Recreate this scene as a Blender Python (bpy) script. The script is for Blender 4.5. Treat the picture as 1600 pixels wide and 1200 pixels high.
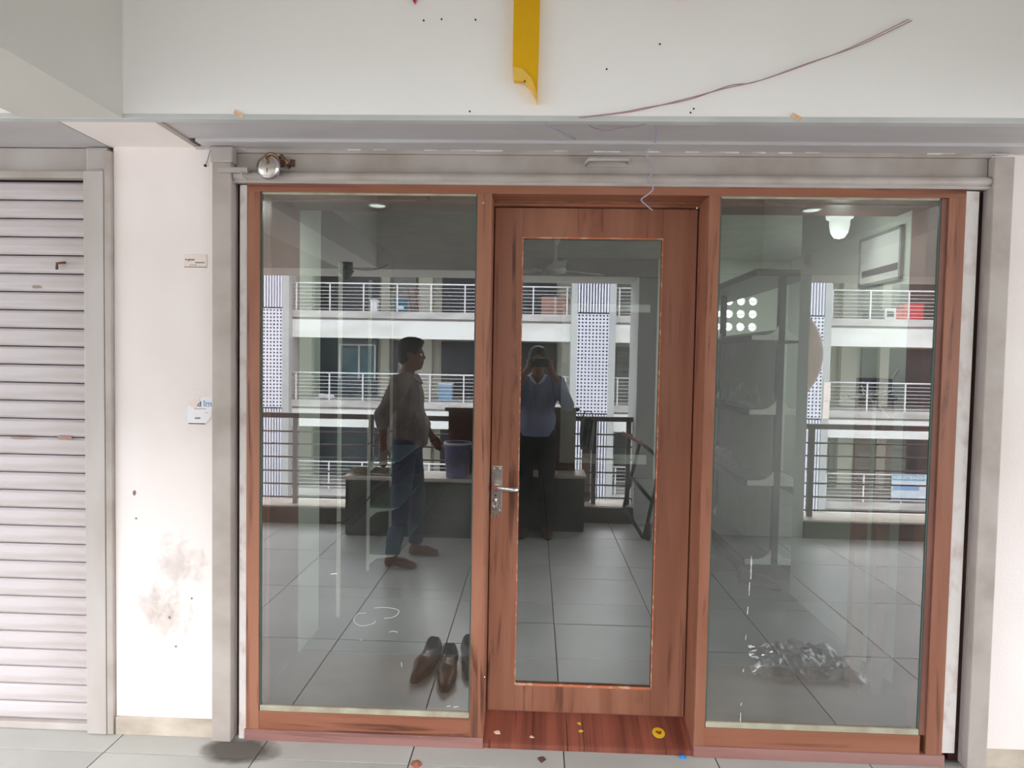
import bpy, bmesh, math, random
import numpy as np
from mathutils import Vector, Matrix
random.seed(7)
rng = np.random.default_rng(7)
for o in list(bpy.data.objects): bpy.data.objects.remove(o)
SC = bpy.context.scene; COL = SC.collection

# ---------------------------------------------------------------- camera
F = 1000.0; EYE = 1.55; DC = 2.5            # focal length in px of 1600, eye height, distance to the glass
yaw, pit, rol = 0.0343894, -0.03796725, 0.01803015
cy, sy, cp, sp, cr, sr = math.cos(yaw), math.sin(yaw), math.cos(pit), math.sin(pit), math.cos(rol), math.sin(rol)
RM = Matrix(((cr, 0, sr), (0, 1, 0), (-sr, 0, cr))) @ Matrix(((1, 0, 0), (0, cp, sp), (0, -sp, cp))) @ Matrix(((cy, sy, 0), (-sy, cy, 0), (0, 0, 1)))
cam = bpy.data.cameras.new('camera'); co = bpy.data.objects.new('camera', cam); COL.objects.link(co)
cam.sensor_width = 36; cam.lens = 36 * F / 1600; cam.clip_start = 0.01; cam.clip_end = 200
r0, r1, r2 = RM[0], RM[1], RM[2]
co.matrix_world = Matrix(((r0[0], r2[0], -r1[0], 0), (r0[1], r2[1], -r1[1], -DC), (r0[2], r2[2], -r1[2], EYE), (0, 0, 0, 1)))
SC.camera = co
# ---------------------------------------------------------------- sky, sun, exposure
w = bpy.data.worlds.new('overcast_sky'); SC.world = w; w.use_nodes = True
nt = w.node_tree; bg = nt.nodes['Background']
tc = nt.nodes.new('ShaderNodeTexCoord'); sx = nt.nodes.new('ShaderNodeSeparateXYZ'); rp = nt.nodes.new('ShaderNodeValToRGB')
nt.links.new(tc.outputs['Generated'], sx.inputs[0]); nt.links.new(sx.outputs['Z'], rp.inputs[0]); nt.links.new(rp.outputs[0], bg.inputs[0])
rp.color_ramp.elements[0].color = (0.78, 0.80, 0.84, 1); rp.color_ramp.elements[1].color = (0.96, 0.98, 1.0, 1)
bg.inputs[1].default_value = 3.3
sun = bpy.data.lights.new('hazy_sun', 'SUN'); sun.energy = 2.1; sun.angle = math.radians(34); sun.color = (1, 0.985, 0.96)
so = bpy.data.objects.new('hazy_sun', sun); COL.objects.link(so)
so.rotation_euler = Vector((-0.10, 1.0, -0.52)).to_track_quat('-Z', 'Y').to_euler()
so.location = (0, -10, 15)
SC.view_settings.view_transform = 'Standard'; SC.view_settings.look = 'None'
SC.view_settings.gamma = 1; SC.view_settings.use_curve_mapping = False
SC.view_settings.exposure = 1.02
SC.cycles.diffuse_bounces = 8

# ---------------------------------------------------------------- coordinates
RT = RM.transposed()
def ray(u, v): return RT @ Vector(((u - 800) / F, 1, (600 - v) / F))
def px(u, v, Y=0.0):                       # a point of the photo on the plane y = Y
    d = ray(u, v); k = (DC + Y) / d[1]; return (d[0] * k, Y, EYE + d[2] * k)
def rx(u, v, Y, g=0.0):                    # a point seen mirrored in the glass at y = g, really at y = Y
    d = ray(u, v); k = (DC + 2 * g - Y) / d[1]; return (d[0] * k, Y, EYE + d[2] * k)

# ---------------------------------------------------------------- materials
def srgb(r, g, b):
    f = lambda c: ((c / 255) / 12.92 if c / 255 <= 0.04045 else ((c / 255 + 0.055) / 1.055) ** 2.4)
    return (f(r), f(g), f(b), 1)
MATS = {}
def mat(name, col, rough=0.6, metal=0.0, var=0.06, scale=(4, 4, 4), col2=None, bump=0.0, bscale=60, spec=0.3, detail=6, dist=0.0, lo=0.35, hi=0.65):
    if name in MATS: return MATS[name]
    m = bpy.data.materials.new(name); m.use_nodes = True; n = m.node_tree.nodes; L = m.node_tree.links
    b = n['Principled BSDF']; b.inputs['Roughness'].default_value = rough; b.inputs['Metallic'].default_value = metal
    b.inputs['Specular IOR Level'].default_value = spec
    c = srgb(*col)
    t = n.new('ShaderNodeTexCoord'); mp = n.new('ShaderNodeMapping'); mp.inputs['Scale'].default_value = scale
    nz = n.new('ShaderNodeTexNoise'); nz.inputs['Scale'].default_value = 1; nz.inputs['Detail'].default_value = detail; nz.inputs['Distortion'].default_value = dist
    cr_ = n.new('ShaderNodeValToRGB'); cr_.color_ramp.elements[0].position = lo; cr_.color_ramp.elements[1].position = hi
    c2 = srgb(*col2) if col2 else tuple(max(0, x * (1 - 2 * var)) for x in c[:3]) + (1,)
    cr_.color_ramp.elements[0].color = c2; cr_.color_ramp.elements[1].color = c
    L.new(t.outputs['Object'], mp.inputs[0]); L.new(mp.outputs[0], nz.inputs['Vector']); L.new(nz.outputs['Fac'], cr_.inputs[0])
    L.new(cr_.outputs[0], b.inputs['Base Color'])
    if bump > 0:
        n2 = n.new('ShaderNodeTexNoise'); n2.inputs['Scale'].default_value = bscale; n2.inputs['Detail'].default_value = 4
        L.new(t.outputs['Object'], n2.inputs['Vector'])
        bp = n.new('ShaderNodeBump'); bp.inputs['Strength'].default_value = bump; bp.inputs['Distance'].default_value = 0.01
        L.new(n2.outputs['Fac'], bp.inputs['Height']); L.new(bp.outputs[0], b.inputs['Normal'])
    MATS[name] = m; return m
def wood(name, base, dark, mid, axis, dense=1.0, rough=0.35, streak=0.8):
    m = bpy.data.materials.new(name); m.use_nodes = True; n = m.node_tree.nodes; L = m.node_tree.links
    b = n['Principled BSDF']; b.inputs['Roughness'].default_value = rough; b.inputs['Specular IOR Level'].default_value = 0.35
    t = n.new('ShaderNodeTexCoord')
    def layer(s_long, s_x, detail, dist):
        mp = n.new('ShaderNodeMapping'); s = [s_x, s_x, s_x]; s[axis] = s_long; s[2] = s_long if axis == 1 else s[2]; mp.inputs['Scale'].default_value = s
        nz = n.new('ShaderNodeTexNoise'); nz.inputs['Scale'].default_value = 1; nz.inputs['Detail'].default_value = detail; nz.inputs['Distortion'].default_value = dist
        L.new(t.outputs['Object'], mp.inputs[0]); L.new(mp.outputs[0], nz.inputs['Vector']); return nz
    def ramp(src, p0, c0, p1, c1):
        r = n.new('ShaderNodeValToRGB'); r.color_ramp.elements[0].position = p0; r.color_ramp.elements[0].color = c0
        r.color_ramp.elements[1].position = p1; r.color_ramp.elements[1].color = c1; L.new(src.outputs['Fac'], r.inputs[0]); return r
    a = layer(0.8, 9 * dense, 5, 0.6); ra = ramp(a, 0.35, srgb(*mid), 0.62, srgb(*base))
    s = layer(0.9, 22 * dense, 3, 1.2); rs = ramp(s, 0.36, (1, 1, 1, 1), 0.46, (0, 0, 0, 1))
    k = layer(1.5, 5 * dense, 4, 1.8); rk = ramp(k, 0.42, (0, 0, 0, 1), 0.6, (1, 1, 1, 1))
    mul = n.new('ShaderNodeMath'); mul.operation = 'MULTIPLY'; L.new(rs.outputs[0], mul.inputs[0]); L.new(rk.outputs[0], mul.inputs[1])
    mu2 = n.new('ShaderNodeMath'); mu2.operation = 'MULTIPLY'; mu2.inputs[1].default_value = streak; L.new(mul.outputs[0], mu2.inputs[0])
    mx = n.new('ShaderNodeMixRGB'); mx.inputs[2].default_value = srgb(*dark); L.new(mu2.outputs[0], mx.inputs[0]); L.new(ra.outputs[0], mx.inputs[1])
    L.new(mx.outputs[0], b.inputs['Base Color']); MATS[name] = m; return m
WV = wood('teak_laminate_upright', (160, 110, 88), (70, 40, 32), (140, 90, 70), 2)
WH = wood('teak_laminate_level', (158, 106, 84), (74, 42, 32), (138, 86, 66), 0)
WT = wood('rosewood_threshold', (140, 80, 64), (54, 28, 28), (104, 56, 46), 1, 1.9, 0.3, 0.9)
WS = wood('faded_sill_laminate', (160, 122, 116), (120, 84, 80), (148, 106, 100), 0)
WD = wood('dark_cabinet_wood', (92, 54, 40), (48, 28, 22), (74, 42, 32), 0, 0.7)
WR = mat('raw_wood_edge', (196, 116, 84), 0.7, col2=(226, 196, 176), scale=(20, 20, 40), lo=0.3, hi=0.5)
PLASTER = mat('off_white_wall_paint', (240, 232, 230), 0.75, var=0.03, scale=(1.6, 1.6, 1.1), bump=0.08, bscale=90, col2=(232, 222, 219))
FASCIA = mat('white_sign_panel', (250, 248, 247), 0.45, var=0.02, scale=(0.8, 0.8, 0.8))
PATCH = mat('patchy_white_cement', (222, 216, 214), 0.85, scale=(14, 14, 9), col2=(196, 180, 176), bump=0.5, bscale=40, lo=0.3, hi=0.5)
GREY = mat('grey_shutter_paint', (188, 181, 178), 0.45, scale=(5, 5, 1.5), col2=(172, 163, 158), spec=0.4)
GREYD = mat('dusty_grey_steel', (180, 171, 165), 0.5, scale=(5, 5, 5), col2=(158, 147, 138), spec=0.4, lo=0.3, hi=0.6)
SLAT = mat('grey_shutter_slat', (194, 186, 189), 0.42, scale=(2.5, 2, 26), col2=(182, 172, 170), spec=0.45, lo=0.3, hi=0.55)
RUST = mat('rusty_brown_steel', (126, 84, 68), 0.8, scale=(9, 9, 5), col2=(76, 50, 44))
DARK = mat('dark_gap', (40, 32, 32), 0.9)
TILE = mat('pale_grey_granite_tile', (190, 190, 186), 0.38, scale=(2.2, 2.2, 2.2), col2=(174, 174, 170), spec=0.4)
GROUT = mat('dark_tile_grout', (84, 82, 80), 0.9)
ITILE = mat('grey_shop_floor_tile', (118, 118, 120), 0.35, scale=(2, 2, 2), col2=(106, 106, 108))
INT = mat('pale_green_shop_wall', (222, 228, 218), 0.8, scale=(0.8, 0.8, 0.8), col2=(214, 220, 210))
CEIL = mat('white_ceiling_paint', (206, 204, 198), 0.85, scale=(0.6, 0.6, 0.6), col2=(192, 190, 184))
BEAMW = mat('white_building_paint', (230, 232, 228), 0.8, scale=(0.5, 0.5, 1.4), col2=(206, 206, 196), lo=0.25, hi=0.5)
SLABM = mat('stained_slab_edge', (204, 202, 198), 0.85, scale=(0.8, 1, 3), col2=(168, 166, 162))
PILM = mat('grey_white_pillar_paint', (186, 189, 186), 0.8, scale=(0.5, 0.5, 0.5), col2=(176, 179, 178))
PILN = mat('pale_green_grey_pillar', (200, 202, 196), 0.7, scale=(0.9, 0.9, 0.5), col2=(188, 190, 184))
CREAM = mat('pale_yellow_wall', (204, 202, 184), 0.8, scale=(0.4, 0.4, 0.4), col2=(188, 186, 172))
PERF = mat('white_perforated_metal', (226, 228, 238), 0.5, scale=(0.6, 0.6, 0.6), col2=(216, 218, 230))
RAILW = mat('white_railing_paint', (236, 236, 236), 0.4)
RAILD = mat('dark_brown_railing_paint', (104, 90, 90), 0.4)
RAILG = mat('light_grey_railing_post', (176, 174, 170), 0.4)
GRAN = mat('dark_green_granite', (62, 60, 52), 0.35, scale=(20, 20, 20), col2=(44, 42, 38))
GRANT = mat('pale_stone_top', (206, 196, 180), 0.5, scale=(8, 8, 8), col2=(186, 174, 160))
CURB = mat('dark_brown_curb_stone', (84, 68, 60), 0.5, scale=(6, 6, 6), col2=(66, 54, 48))
STEEL = mat('brushed_steel', (214, 208, 202), 0.28, 0.9, scale=(30, 30, 60), col2=(190, 182, 176))
CHROME = mat('polished_chrome', (236, 236, 240), 0.1, 1.0, var=0.01)
BRASS = mat('aged_brass', (150, 122, 92), 0.4, 0.8, var=0.15)
YEL = mat('yellow_sign_acrylic', (232, 180, 22), 0.35, scale=(3, 3, 3), col2=(226, 172, 14))
REDA = mat('red_sign_acrylic', (196, 40, 70), 0.35)
BEAD = mat('pale_green_glazing_bead', (178, 178, 156), 0.4, scale=(12, 12, 12), col2=(160, 150, 132))
GEDGE = mat('green_glass_edge', (84, 100, 92), 0.3)
BOARD = mat('brown_soffit_laminate', (130, 88, 76), 0.5, scale=(1, 3, 3), col2=(114, 74, 64))
BOARDF = mat('brown_display_floor', (132, 104, 88), 0.45, scale=(2, 5, 3), col2=(110, 86, 72))
UPR = mat('black_slotted_upright', (30, 29, 34), 0.6)
SHF = mat('grey_shelf_board', (128, 132, 132), 0.5)
LIP = mat('navy_shelf_lip', (40, 42, 56), 0.45)
BRKT = mat('white_shelf_bracket', (238, 240, 232), 0.5)
WHT = mat('white_plastic', (232, 232, 230), 0.4, var=0.02)
LAMP = mat('frosted_lamp_cover', (220, 226, 224), 0.4, var=0.01)
LAMP.node_tree.nodes['Principled BSDF'].inputs['Emission Color'].default_value = (0.95, 1, 0.97, 1); LAMP.node_tree.nodes['Principled BSDF'].inputs['Emission Strength'].default_value = 0.45
def lamp(par, kind, loc, power, size):
    l = bpy.data.lights.new('lamp_glow', kind); l.energy = power; l.color = (0.97, 1, 0.97)
    if kind == 'AREA': l.shape = 'DISK'; l.size = size
    else: l.shadow_soft_size = size
    o = bpy.data.objects.new('lamp_glow', l); COL.objects.link(o); o.parent = par; o.location = loc; return o
BLK = mat('black_rubber', (26, 26, 28), 0.6)
PAPER = mat('white_paper', (238, 236, 240), 0.7, var=0.02)
PINKP = mat('cream_paper', (236, 222, 214), 0.7, var=0.03)
INK = mat('grey_black_ink', (92, 84, 92), 0.7)
INKB = mat('light_blue_ink', (130, 170, 216), 0.7)
INKN = mat('dark_blue_ink', (74, 78, 104), 0.7)
ORN = mat('orange_tape', (226, 176, 128), 0.7, scale=(60, 60, 60), col2=(234, 214, 196))
GSH = mat('teal_shop_glass', (44, 70, 80), 0.2, scale=(1.2, 1, 1.2), col2=(28, 42, 52), spec=0.5)
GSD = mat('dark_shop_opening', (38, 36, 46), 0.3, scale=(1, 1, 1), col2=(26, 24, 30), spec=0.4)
GSG = mat('grey_rolling_shutter', (150, 150, 142), 0.5, scale=(1, 1, 18), col2=(120, 120, 116))
SIGNR = mat('maroon_sign_strip', (128, 40, 58), 0.6)
SKIN = mat('brown_skin', (122, 78, 58), 0.5, scale=(12, 12, 12), col2=(104, 64, 48))
HAIR = mat('black_hair', (16, 14, 14), 0.5, scale=(60, 60, 20), col2=(30, 26, 24), bump=0.6, bscale=120)
SHB = mat('light_blue_shirt_cloth', (120, 128, 156), 0.85, scale=(14, 14, 3), col2=(90, 97, 124), bump=0.6, bscale=18)
TRB = mat('black_trouser_cloth', (26, 25, 30), 0.85, scale=(10, 10, 3), col2=(18, 17, 20), bump=0.5, bscale=14)
JEAN = mat('blue_grey_jeans', (62, 66, 92), 0.85, scale=(8, 8, 3), col2=(44, 46, 64), bump=0.5, bscale=14)
SHC = mat('brown_checked_shirt_cloth', (140, 124, 112), 0.85, scale=(20, 20, 5), col2=(92, 86, 82), bump=0.6, bscale=18)
EYEW = mat('eye_white', (220, 214, 206), 0.3, var=0.01)
LEATH = mat('brown_shoe_leather', (92, 48, 36), 0.35, scale=(9, 9, 9), col2=(66, 34, 28))
LEATB = mat('dark_shoe_leather', (54, 42, 46), 0.3)
def plain(name, build):
    m = bpy.data.materials.new(name); m.use_nodes = True; n = m.node_tree.nodes; n.remove(n['Principled BSDF']); build(n, m.node_tree.links, n['Material Output']); MATS[name] = m; return m
REFL = 0.25
def _coat(n, L, out):
    tr = n.new('ShaderNodeBsdfTransparent'); tr.inputs[0].default_value = (0.86, 0.93, 0.89, 1)
    gl = n.new('ShaderNodeBsdfGlossy'); gl.inputs['Roughness'].default_value = 0.0; gl.inputs[0].default_value = (0.96, 0.97, 1, 1)
    mx = n.new('ShaderNodeMixShader'); mx.inputs[0].default_value = REFL; L.new(tr.outputs[0], mx.inputs[1]); L.new(gl.outputs[0], mx.inputs[2])
    df = n.new('ShaderNodeBsdfDiffuse'); df.inputs[0].default_value = (0.55, 0.55, 0.52, 1)
    t = n.new('ShaderNodeTexCoord'); nz = n.new('ShaderNodeTexNoise'); nz.inputs['Scale'].default_value = 2.2; nz.inputs['Detail'].default_value = 5; L.new(t.outputs['Object'], nz.inputs['Vector'])
    mr = n.new('ShaderNodeMapRange'); mr.inputs[1].default_value = 0.4; mr.inputs[2].default_value = 0.8; mr.inputs[3].default_value = 0.015; mr.inputs[4].default_value = 0.10; L.new(nz.outputs['Fac'], mr.inputs[0])
    m2 = n.new('ShaderNodeMixShader'); L.new(mr.outputs[0], m2.inputs[0]); L.new(mx.outputs[0], m2.inputs[1]); L.new(df.outputs[0], m2.inputs[2]); L.new(m2.outputs[0], out.inputs[0])
GLC = plain('reflective_glass_face', _coat)
def _clear(n, L, out):
    tr = n.new('ShaderNodeBsdfTransparent'); tr.inputs[0].default_value = (0.97, 0.98, 0.97, 1); L.new(tr.outputs[0], out.inputs[0])
GLT = plain('clear_glass_back', _clear)
def _bag(n, L, out):
    tr = n.new('ShaderNodeBsdfTransparent'); gl = n.new('ShaderNodeBsdfGlossy'); gl.inputs['Roughness'].default_value = 0.12
    df = n.new('ShaderNodeBsdfTranslucent'); d2 = n.new('ShaderNodeBsdfDiffuse')
    a = n.new('ShaderNodeMixShader'); a.inputs[0].default_value = 0.5; L.new(d2.outputs[0], a.inputs[1]); L.new(gl.outputs[0], a.inputs[2])
    b = n.new('ShaderNodeMixShader'); b.inputs[0].default_value = 0.42; L.new(tr.outputs[0], b.inputs[1]); L.new(a.outputs[0], b.inputs[2]); L.new(b.outputs[0], out.inputs[0])
BAG = plain('clear_crumpled_plastic', _bag)
def _stain(n, L, out):
    tr = n.new('ShaderNodeBsdfTransparent'); d2 = n.new('ShaderNodeBsdfDiffuse'); d2.inputs[0].default_value = srgb(92, 84, 78)
    t = n.new('ShaderNodeTexCoord'); nz = n.new('ShaderNodeTexNoise'); nz.inputs['Scale'].default_value = 9; nz.inputs['Detail'].default_value = 6; L.new(t.outputs['Object'], nz.inputs['Vector'])
    gr = n.new('ShaderNodeTexGradient'); gr.gradient_type = 'SPHERICAL'; L.new(t.outputs['Object'], gr.inputs['Vector'])
    mp = n.new('ShaderNodeMapping'); mp.inputs['Scale'].default_value = (5, 9, 9); L.new(t.outputs['Object'], mp.inputs[0]); L.new(mp.outputs[0], gr.inputs['Vector'])
    ad = n.new('ShaderNodeMath'); ad.operation = 'MULTIPLY_ADD'; L.new(gr.outputs['Fac'], ad.inputs[0]); ad.inputs[1].default_value = 1.6; L.new(nz.outputs['Fac'], ad.inputs[2])
    mr = n.new('ShaderNodeMapRange'); mr.inputs[1].default_value = 0.75; mr.inputs[2].default_value = 1.3; mr.inputs[4].default_value = 0.6; L.new(ad.outputs[0], mr.inputs[0])
    b = n.new('ShaderNodeMixShader'); L.new(mr.outputs[0], b.inputs[0]); L.new(tr.outputs[0], b.inputs[1]); L.new(d2.outputs[0], b.inputs[2]); L.new(b.outputs[0], out.inputs[0])
STAIN = plain('grime_stain', _stain)

# ---------------------------------------------------------------- mesh helpers
def B(): return bmesh.new()
def box(bm, x0, x1, y0, y1, z0, z1, bev=0.0, M=None):
    vs = [bm.verts.new((x, y, z)) for x in (x0, x1) for y in (y0, y1) for z in (z0, z1)]
    fs = [bm.faces.new([vs[i] for i in q]) for q in ((0, 1, 3, 2), (4, 6, 7, 5), (0, 4, 5, 1), (2, 3, 7, 6), (0, 2, 6, 4), (1, 5, 7, 3))]
    if bev > 0:
        es = list({e for f in fs for e in f.edges}); r = bmesh.ops.bevel(bm, geom=es, offset=bev, segments=2, affect='EDGES', profile=0.6)
        if M is not None: bmesh.ops.transform(bm, matrix=M, verts=r['verts'])
    elif M is not None: bmesh.ops.transform(bm, matrix=M, verts=vs)
def _frame(d):
    d = Vector(d).normalized(); a = Vector((0, 0, 1)) if abs(d.z) < 0.9 else Vector((1, 0, 0))
    x = d.cross(a).normalized(); return x, x.cross(d).normalized()
def tube(bm, pts, r, n=8, caps=True):
    pts = [Vector(p) for p in pts]; rs = r if isinstance(r, (list, tuple)) else [r] * len(pts); rings = []
    for i, p in enumerate(pts):
        d = (pts[min(i + 1, len(pts) - 1)] - pts[max(i - 1, 0)]); x, y = _frame(d) if i == 0 else (None, None)
        if i == 0: X = x
        else:
            dn = d.normalized(); X = (X - dn * X.dot(dn)).normalized()
        Yv = d.normalized().cross(X)
        rings.append([bm.verts.new(p + (X * math.cos(t) + Yv * math.sin(t)) * rs[i]) for t in [2 * math.pi * k / n for k in range(n)]])
    for a, b in zip(rings, rings[1:]):
        for k in range(n): bm.faces.new((a[k], a[(k + 1) % n], b[(k + 1) % n], b[k]))
    if caps: bm.faces.new(rings[0][::-1]); bm.faces.new(rings[-1])
def lathe(bm, c, prof, n=24, axis='Z'):
    c = Vector(c); rings = []
    for r, h in prof:
        if r < 1e-6: rings.append([bm.verts.new(c + (Vector((0, 0, h)) if axis == 'Z' else Vector((0, h, 0))))]); continue
        rings.append([bm.verts.new(c + (Vector((r * math.cos(t), r * math.sin(t), h)) if axis == 'Z' else Vector((r * math.cos(t), h, r * math.sin(t))))) for t in [2 * math.pi * k / n for k in range(n)]])
    for a, b in zip(rings, rings[1:]):
        for k in range(n):
            if len(a) == 1 and len(b) == 1: continue
            if len(a) == 1: bm.faces.new((a[0], b[k], b[(k + 1) % n]))
            elif len(b) == 1: bm.faces.new((a[k], a[(k + 1) % n], b[0]))
            else: bm.faces.new((a[k], a[(k + 1) % n], b[(k + 1) % n], b[k]))
def prism(bm, pts, y0, y1):                 # outline in x,z extruded along y
    a = [bm.verts.new((p[0], y0, p[1])) for p in pts]; b = [bm.verts.new((p[0], y1, p[1])) for p in pts]
    bm.faces.new(a); bm.faces.new(b[::-1]); n = len(a)
    for i in range(n): bm.faces.new((a[i], b[i], b[(i + 1) % n], a[(i + 1) % n]))
def obj(name, bm, m, parent=None, smooth=False, loc=None):
    bmesh.ops.recalc_face_normals(bm, faces=bm.faces)
    me = bpy.data.meshes.new(name); bm.to_mesh(me); bm.free(); return mobj(name, me, m, parent, smooth, loc)
def mobj(name, me, m, parent=None, smooth=False, loc=None):
    for q in (m if isinstance(m, (list, tuple)) else [m]):
        if not me.materials or isinstance(m, (list, tuple)): me.materials.append(q)
    if smooth: me.polygons.foreach_set('use_smooth', [True] * len(me.polygons))
    o = bpy.data.objects.new(name, me); COL.objects.link(o)
    if parent is not None: o.parent = parent
    if loc: o.location = loc
    return o
def tag(o, label, cat, group=None):
    o['label'] = label; o['category'] = cat
    if group: o['group'] = group
    return o
def struct(name, bm=None, m=None, label=None, cat=None):
    o = obj(name, bm, m) if bm is not None else bpy.data.objects.new(name, None)
    if bm is None: COL.objects.link(o)
    o['kind'] = 'structure'
    if label: o['label'] = label
    if cat: o['category'] = cat
    return o
def thing(name, label, cat, loc=(0, 0, 0), rz=0, group=None):
    o = bpy.data.objects.new(name, None); COL.objects.link(o); o.location = loc; o.rotation_euler = (0, 0, rz); return tag(o, label, cat, group)
def kid(name, src, parent, loc=(0, 0, 0), rot=None):     # another copy of a piece, sharing its mesh
    o = src.copy(); o.name = name; COL.objects.link(o); o.parent = parent; o.location = loc
    if rot: o.rotation_euler = rot
    return o
def bxo(name, m, parent, x0, x1, y0, y1, z0, z1, bev=0.0):
    bm = B(); box(bm, x0, x1, y0, y1, z0, z1, bev); return obj(name, bm, m, parent)
def tbo(name, m, parent, pts, r, n=8):
    bm = B(); tube(bm, pts, r, n); return obj(name, bm, m, parent, True)
def spline(P, n=8):
    P = [Vector(p) for p in P]; out = []
    for i in range(len(P) - 1):
        a, b, c, d = P[max(i - 1, 0)], P[i], P[i + 1], P[min(i + 2, len(P) - 1)]
        for k in range(n):
            t = k / n; out.append(0.5 * ((2 * b) + (c - a) * t + (2 * a - 5 * b + 4 * c - d) * t * t + (3 * b - a - 3 * c + d) * t ** 3))
    return out + [P[-1]]

# ================================================================ THE SETTING
# ---- corridor floor, tile by tile
fl = struct('floor', None, None, 'grey tiled corridor floor in front of the shop', 'floor')
bxo('tile_bed', GROUT, fl, -4.5, 5.5, -3.31, 0.02, -0.30, -0.004)
TX = [0.145 + 0.595 * k for k in range(-7, 9)]; TY = [0.02, -0.13, -0.92, -1.71, -2.5, -3.31]
g = 0.0025; cache = {}
for i in range(len(TX) - 1):
    for j in range(len(TY) - 1):
        h = TY[j] - TY[j + 1]; key = round(h, 3)
        if key not in cache: cache[key] = bxo('tile', TILE, fl, g, 0.595 - g, g, h - g, -0.012, 0.0, 0.0012); cache[key].location = (TX[i], TY[j + 1], 0)
        else: kid('tile', cache[key], fl, (TX[i], TY[j + 1], 0))
# ---- shop floor
f2 = struct('floor_shop', None, None, 'grey tiled floor inside the shop', 'floor'); f2.name = 'floor'
bxo('tile_bed', GROUT, f2, -2.05, 3.45, 0.02, 6.15, -0.30, -0.004)
src = None
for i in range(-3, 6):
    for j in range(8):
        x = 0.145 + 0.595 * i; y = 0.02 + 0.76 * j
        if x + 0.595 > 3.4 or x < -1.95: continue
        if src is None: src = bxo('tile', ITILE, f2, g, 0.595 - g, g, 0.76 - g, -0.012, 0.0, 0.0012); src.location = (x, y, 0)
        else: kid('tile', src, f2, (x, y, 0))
# ---- front wall: piers either side of the opening, the lintel, the plaster jambs and the patchy strips
wf = struct('wall_front', None, None, 'off white painted wall piers beside the shop opening', 'wall')
bxo('pier', PLASTER, wf, -1.675, -1.19, 0.0, 0.35, 0, 2.90)
bxo('pier', PLASTER, wf, 1.70, 2.25, 0.0, 0.35, 0, 2.90)
bxo('lintel', PLASTER, wf, -4.5, 5.5, 0.12, 0.35, 2.30, 3.0)
bxo('backing', DARK, wf, -4.5, -1.675, 0.10, 0.14, 0, 2.35); bxo('backing', DARK, wf, 2.25, 5.5, 0.10, 0.14, 0, 2.35)
def ragged(name, xa, xb, z0, z1, side):
    bm = B(); n = 60; pts = []
    for k in range(n + 1):
        z = z0 + (z1 - z0) * k / n; j = (rng.random() - 0.5) * 0.006 + 0.005 * math.sin(z * 7.3)
        pts.append((xb + j * side if side > 0 else xa + j, z))
    base = xa if side > 0 else xb
    outline = [(base, z0)] + pts + [(base, z1)]
    a = [bm.verts.new((p[0], -0.006, p[1])) for p in pts]; b = [bm.verts.new((base, -0.004, p[1])) for p in pts]
    a2 = [bm.verts.new((p[0], 0.10, p[1])) for p in pts]; b2 = [bm.verts.new((base, 0.10, p[1])) for p in pts]
    for k in range(n):
        for q, r in ((a, b), (b2, a2), (a2, a), (b, b2)): bm.faces.new((q[k], q[k + 1], r[k + 1], r[k]))
    obj(name, bm, PATCH, wf)
bs = 0.115
ragged('plaster_strip', -1.166, -1.128, 0.05, 2.215, 1); ragged('plaster_strip', 1.606, 1.663, 0.05, 2.215, -1)
GRV = mat('shade_brown_groove', (52, 40, 40), 0.9, scale=(9, 9, 3), col2=(78, 50, 44))  # shade deep in the gap is put into this dark colour
bxo('groove', GRV, wf, -1.20, -1.165, 0.03, 0.12, 0, 2.25); bxo('groove', GRV, wf, 1.662, 1.70, 0.03, 0.12, 0, 2.25)
bxo('jamb_footing', PATCH, wf, -1.166, -1.125, -0.008, 0.1, 0, 0.055, 0.003)
SK = mat('cream_skirting_tile', (206, 194, 180), 0.45, scale=(5, 5, 9), col2=(170, 158, 146))
b1 = struct('baseboard_left', None, None, 'cream skirting tile at the foot of the left pier', 'skirting'); bxo('skirting_tile', SK, b1, -1.672, -1.264, -0.012, 0.0, 0, 0.072, 0.002)
b2_ = struct('baseboard_right', None, None, 'cream skirting tile at the foot of the right pier', 'skirting'); bxo('skirting_tile', SK, b2_, 1.765, 2.25, -0.012, 0.0, 0, 0.072, 0.002)
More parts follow.
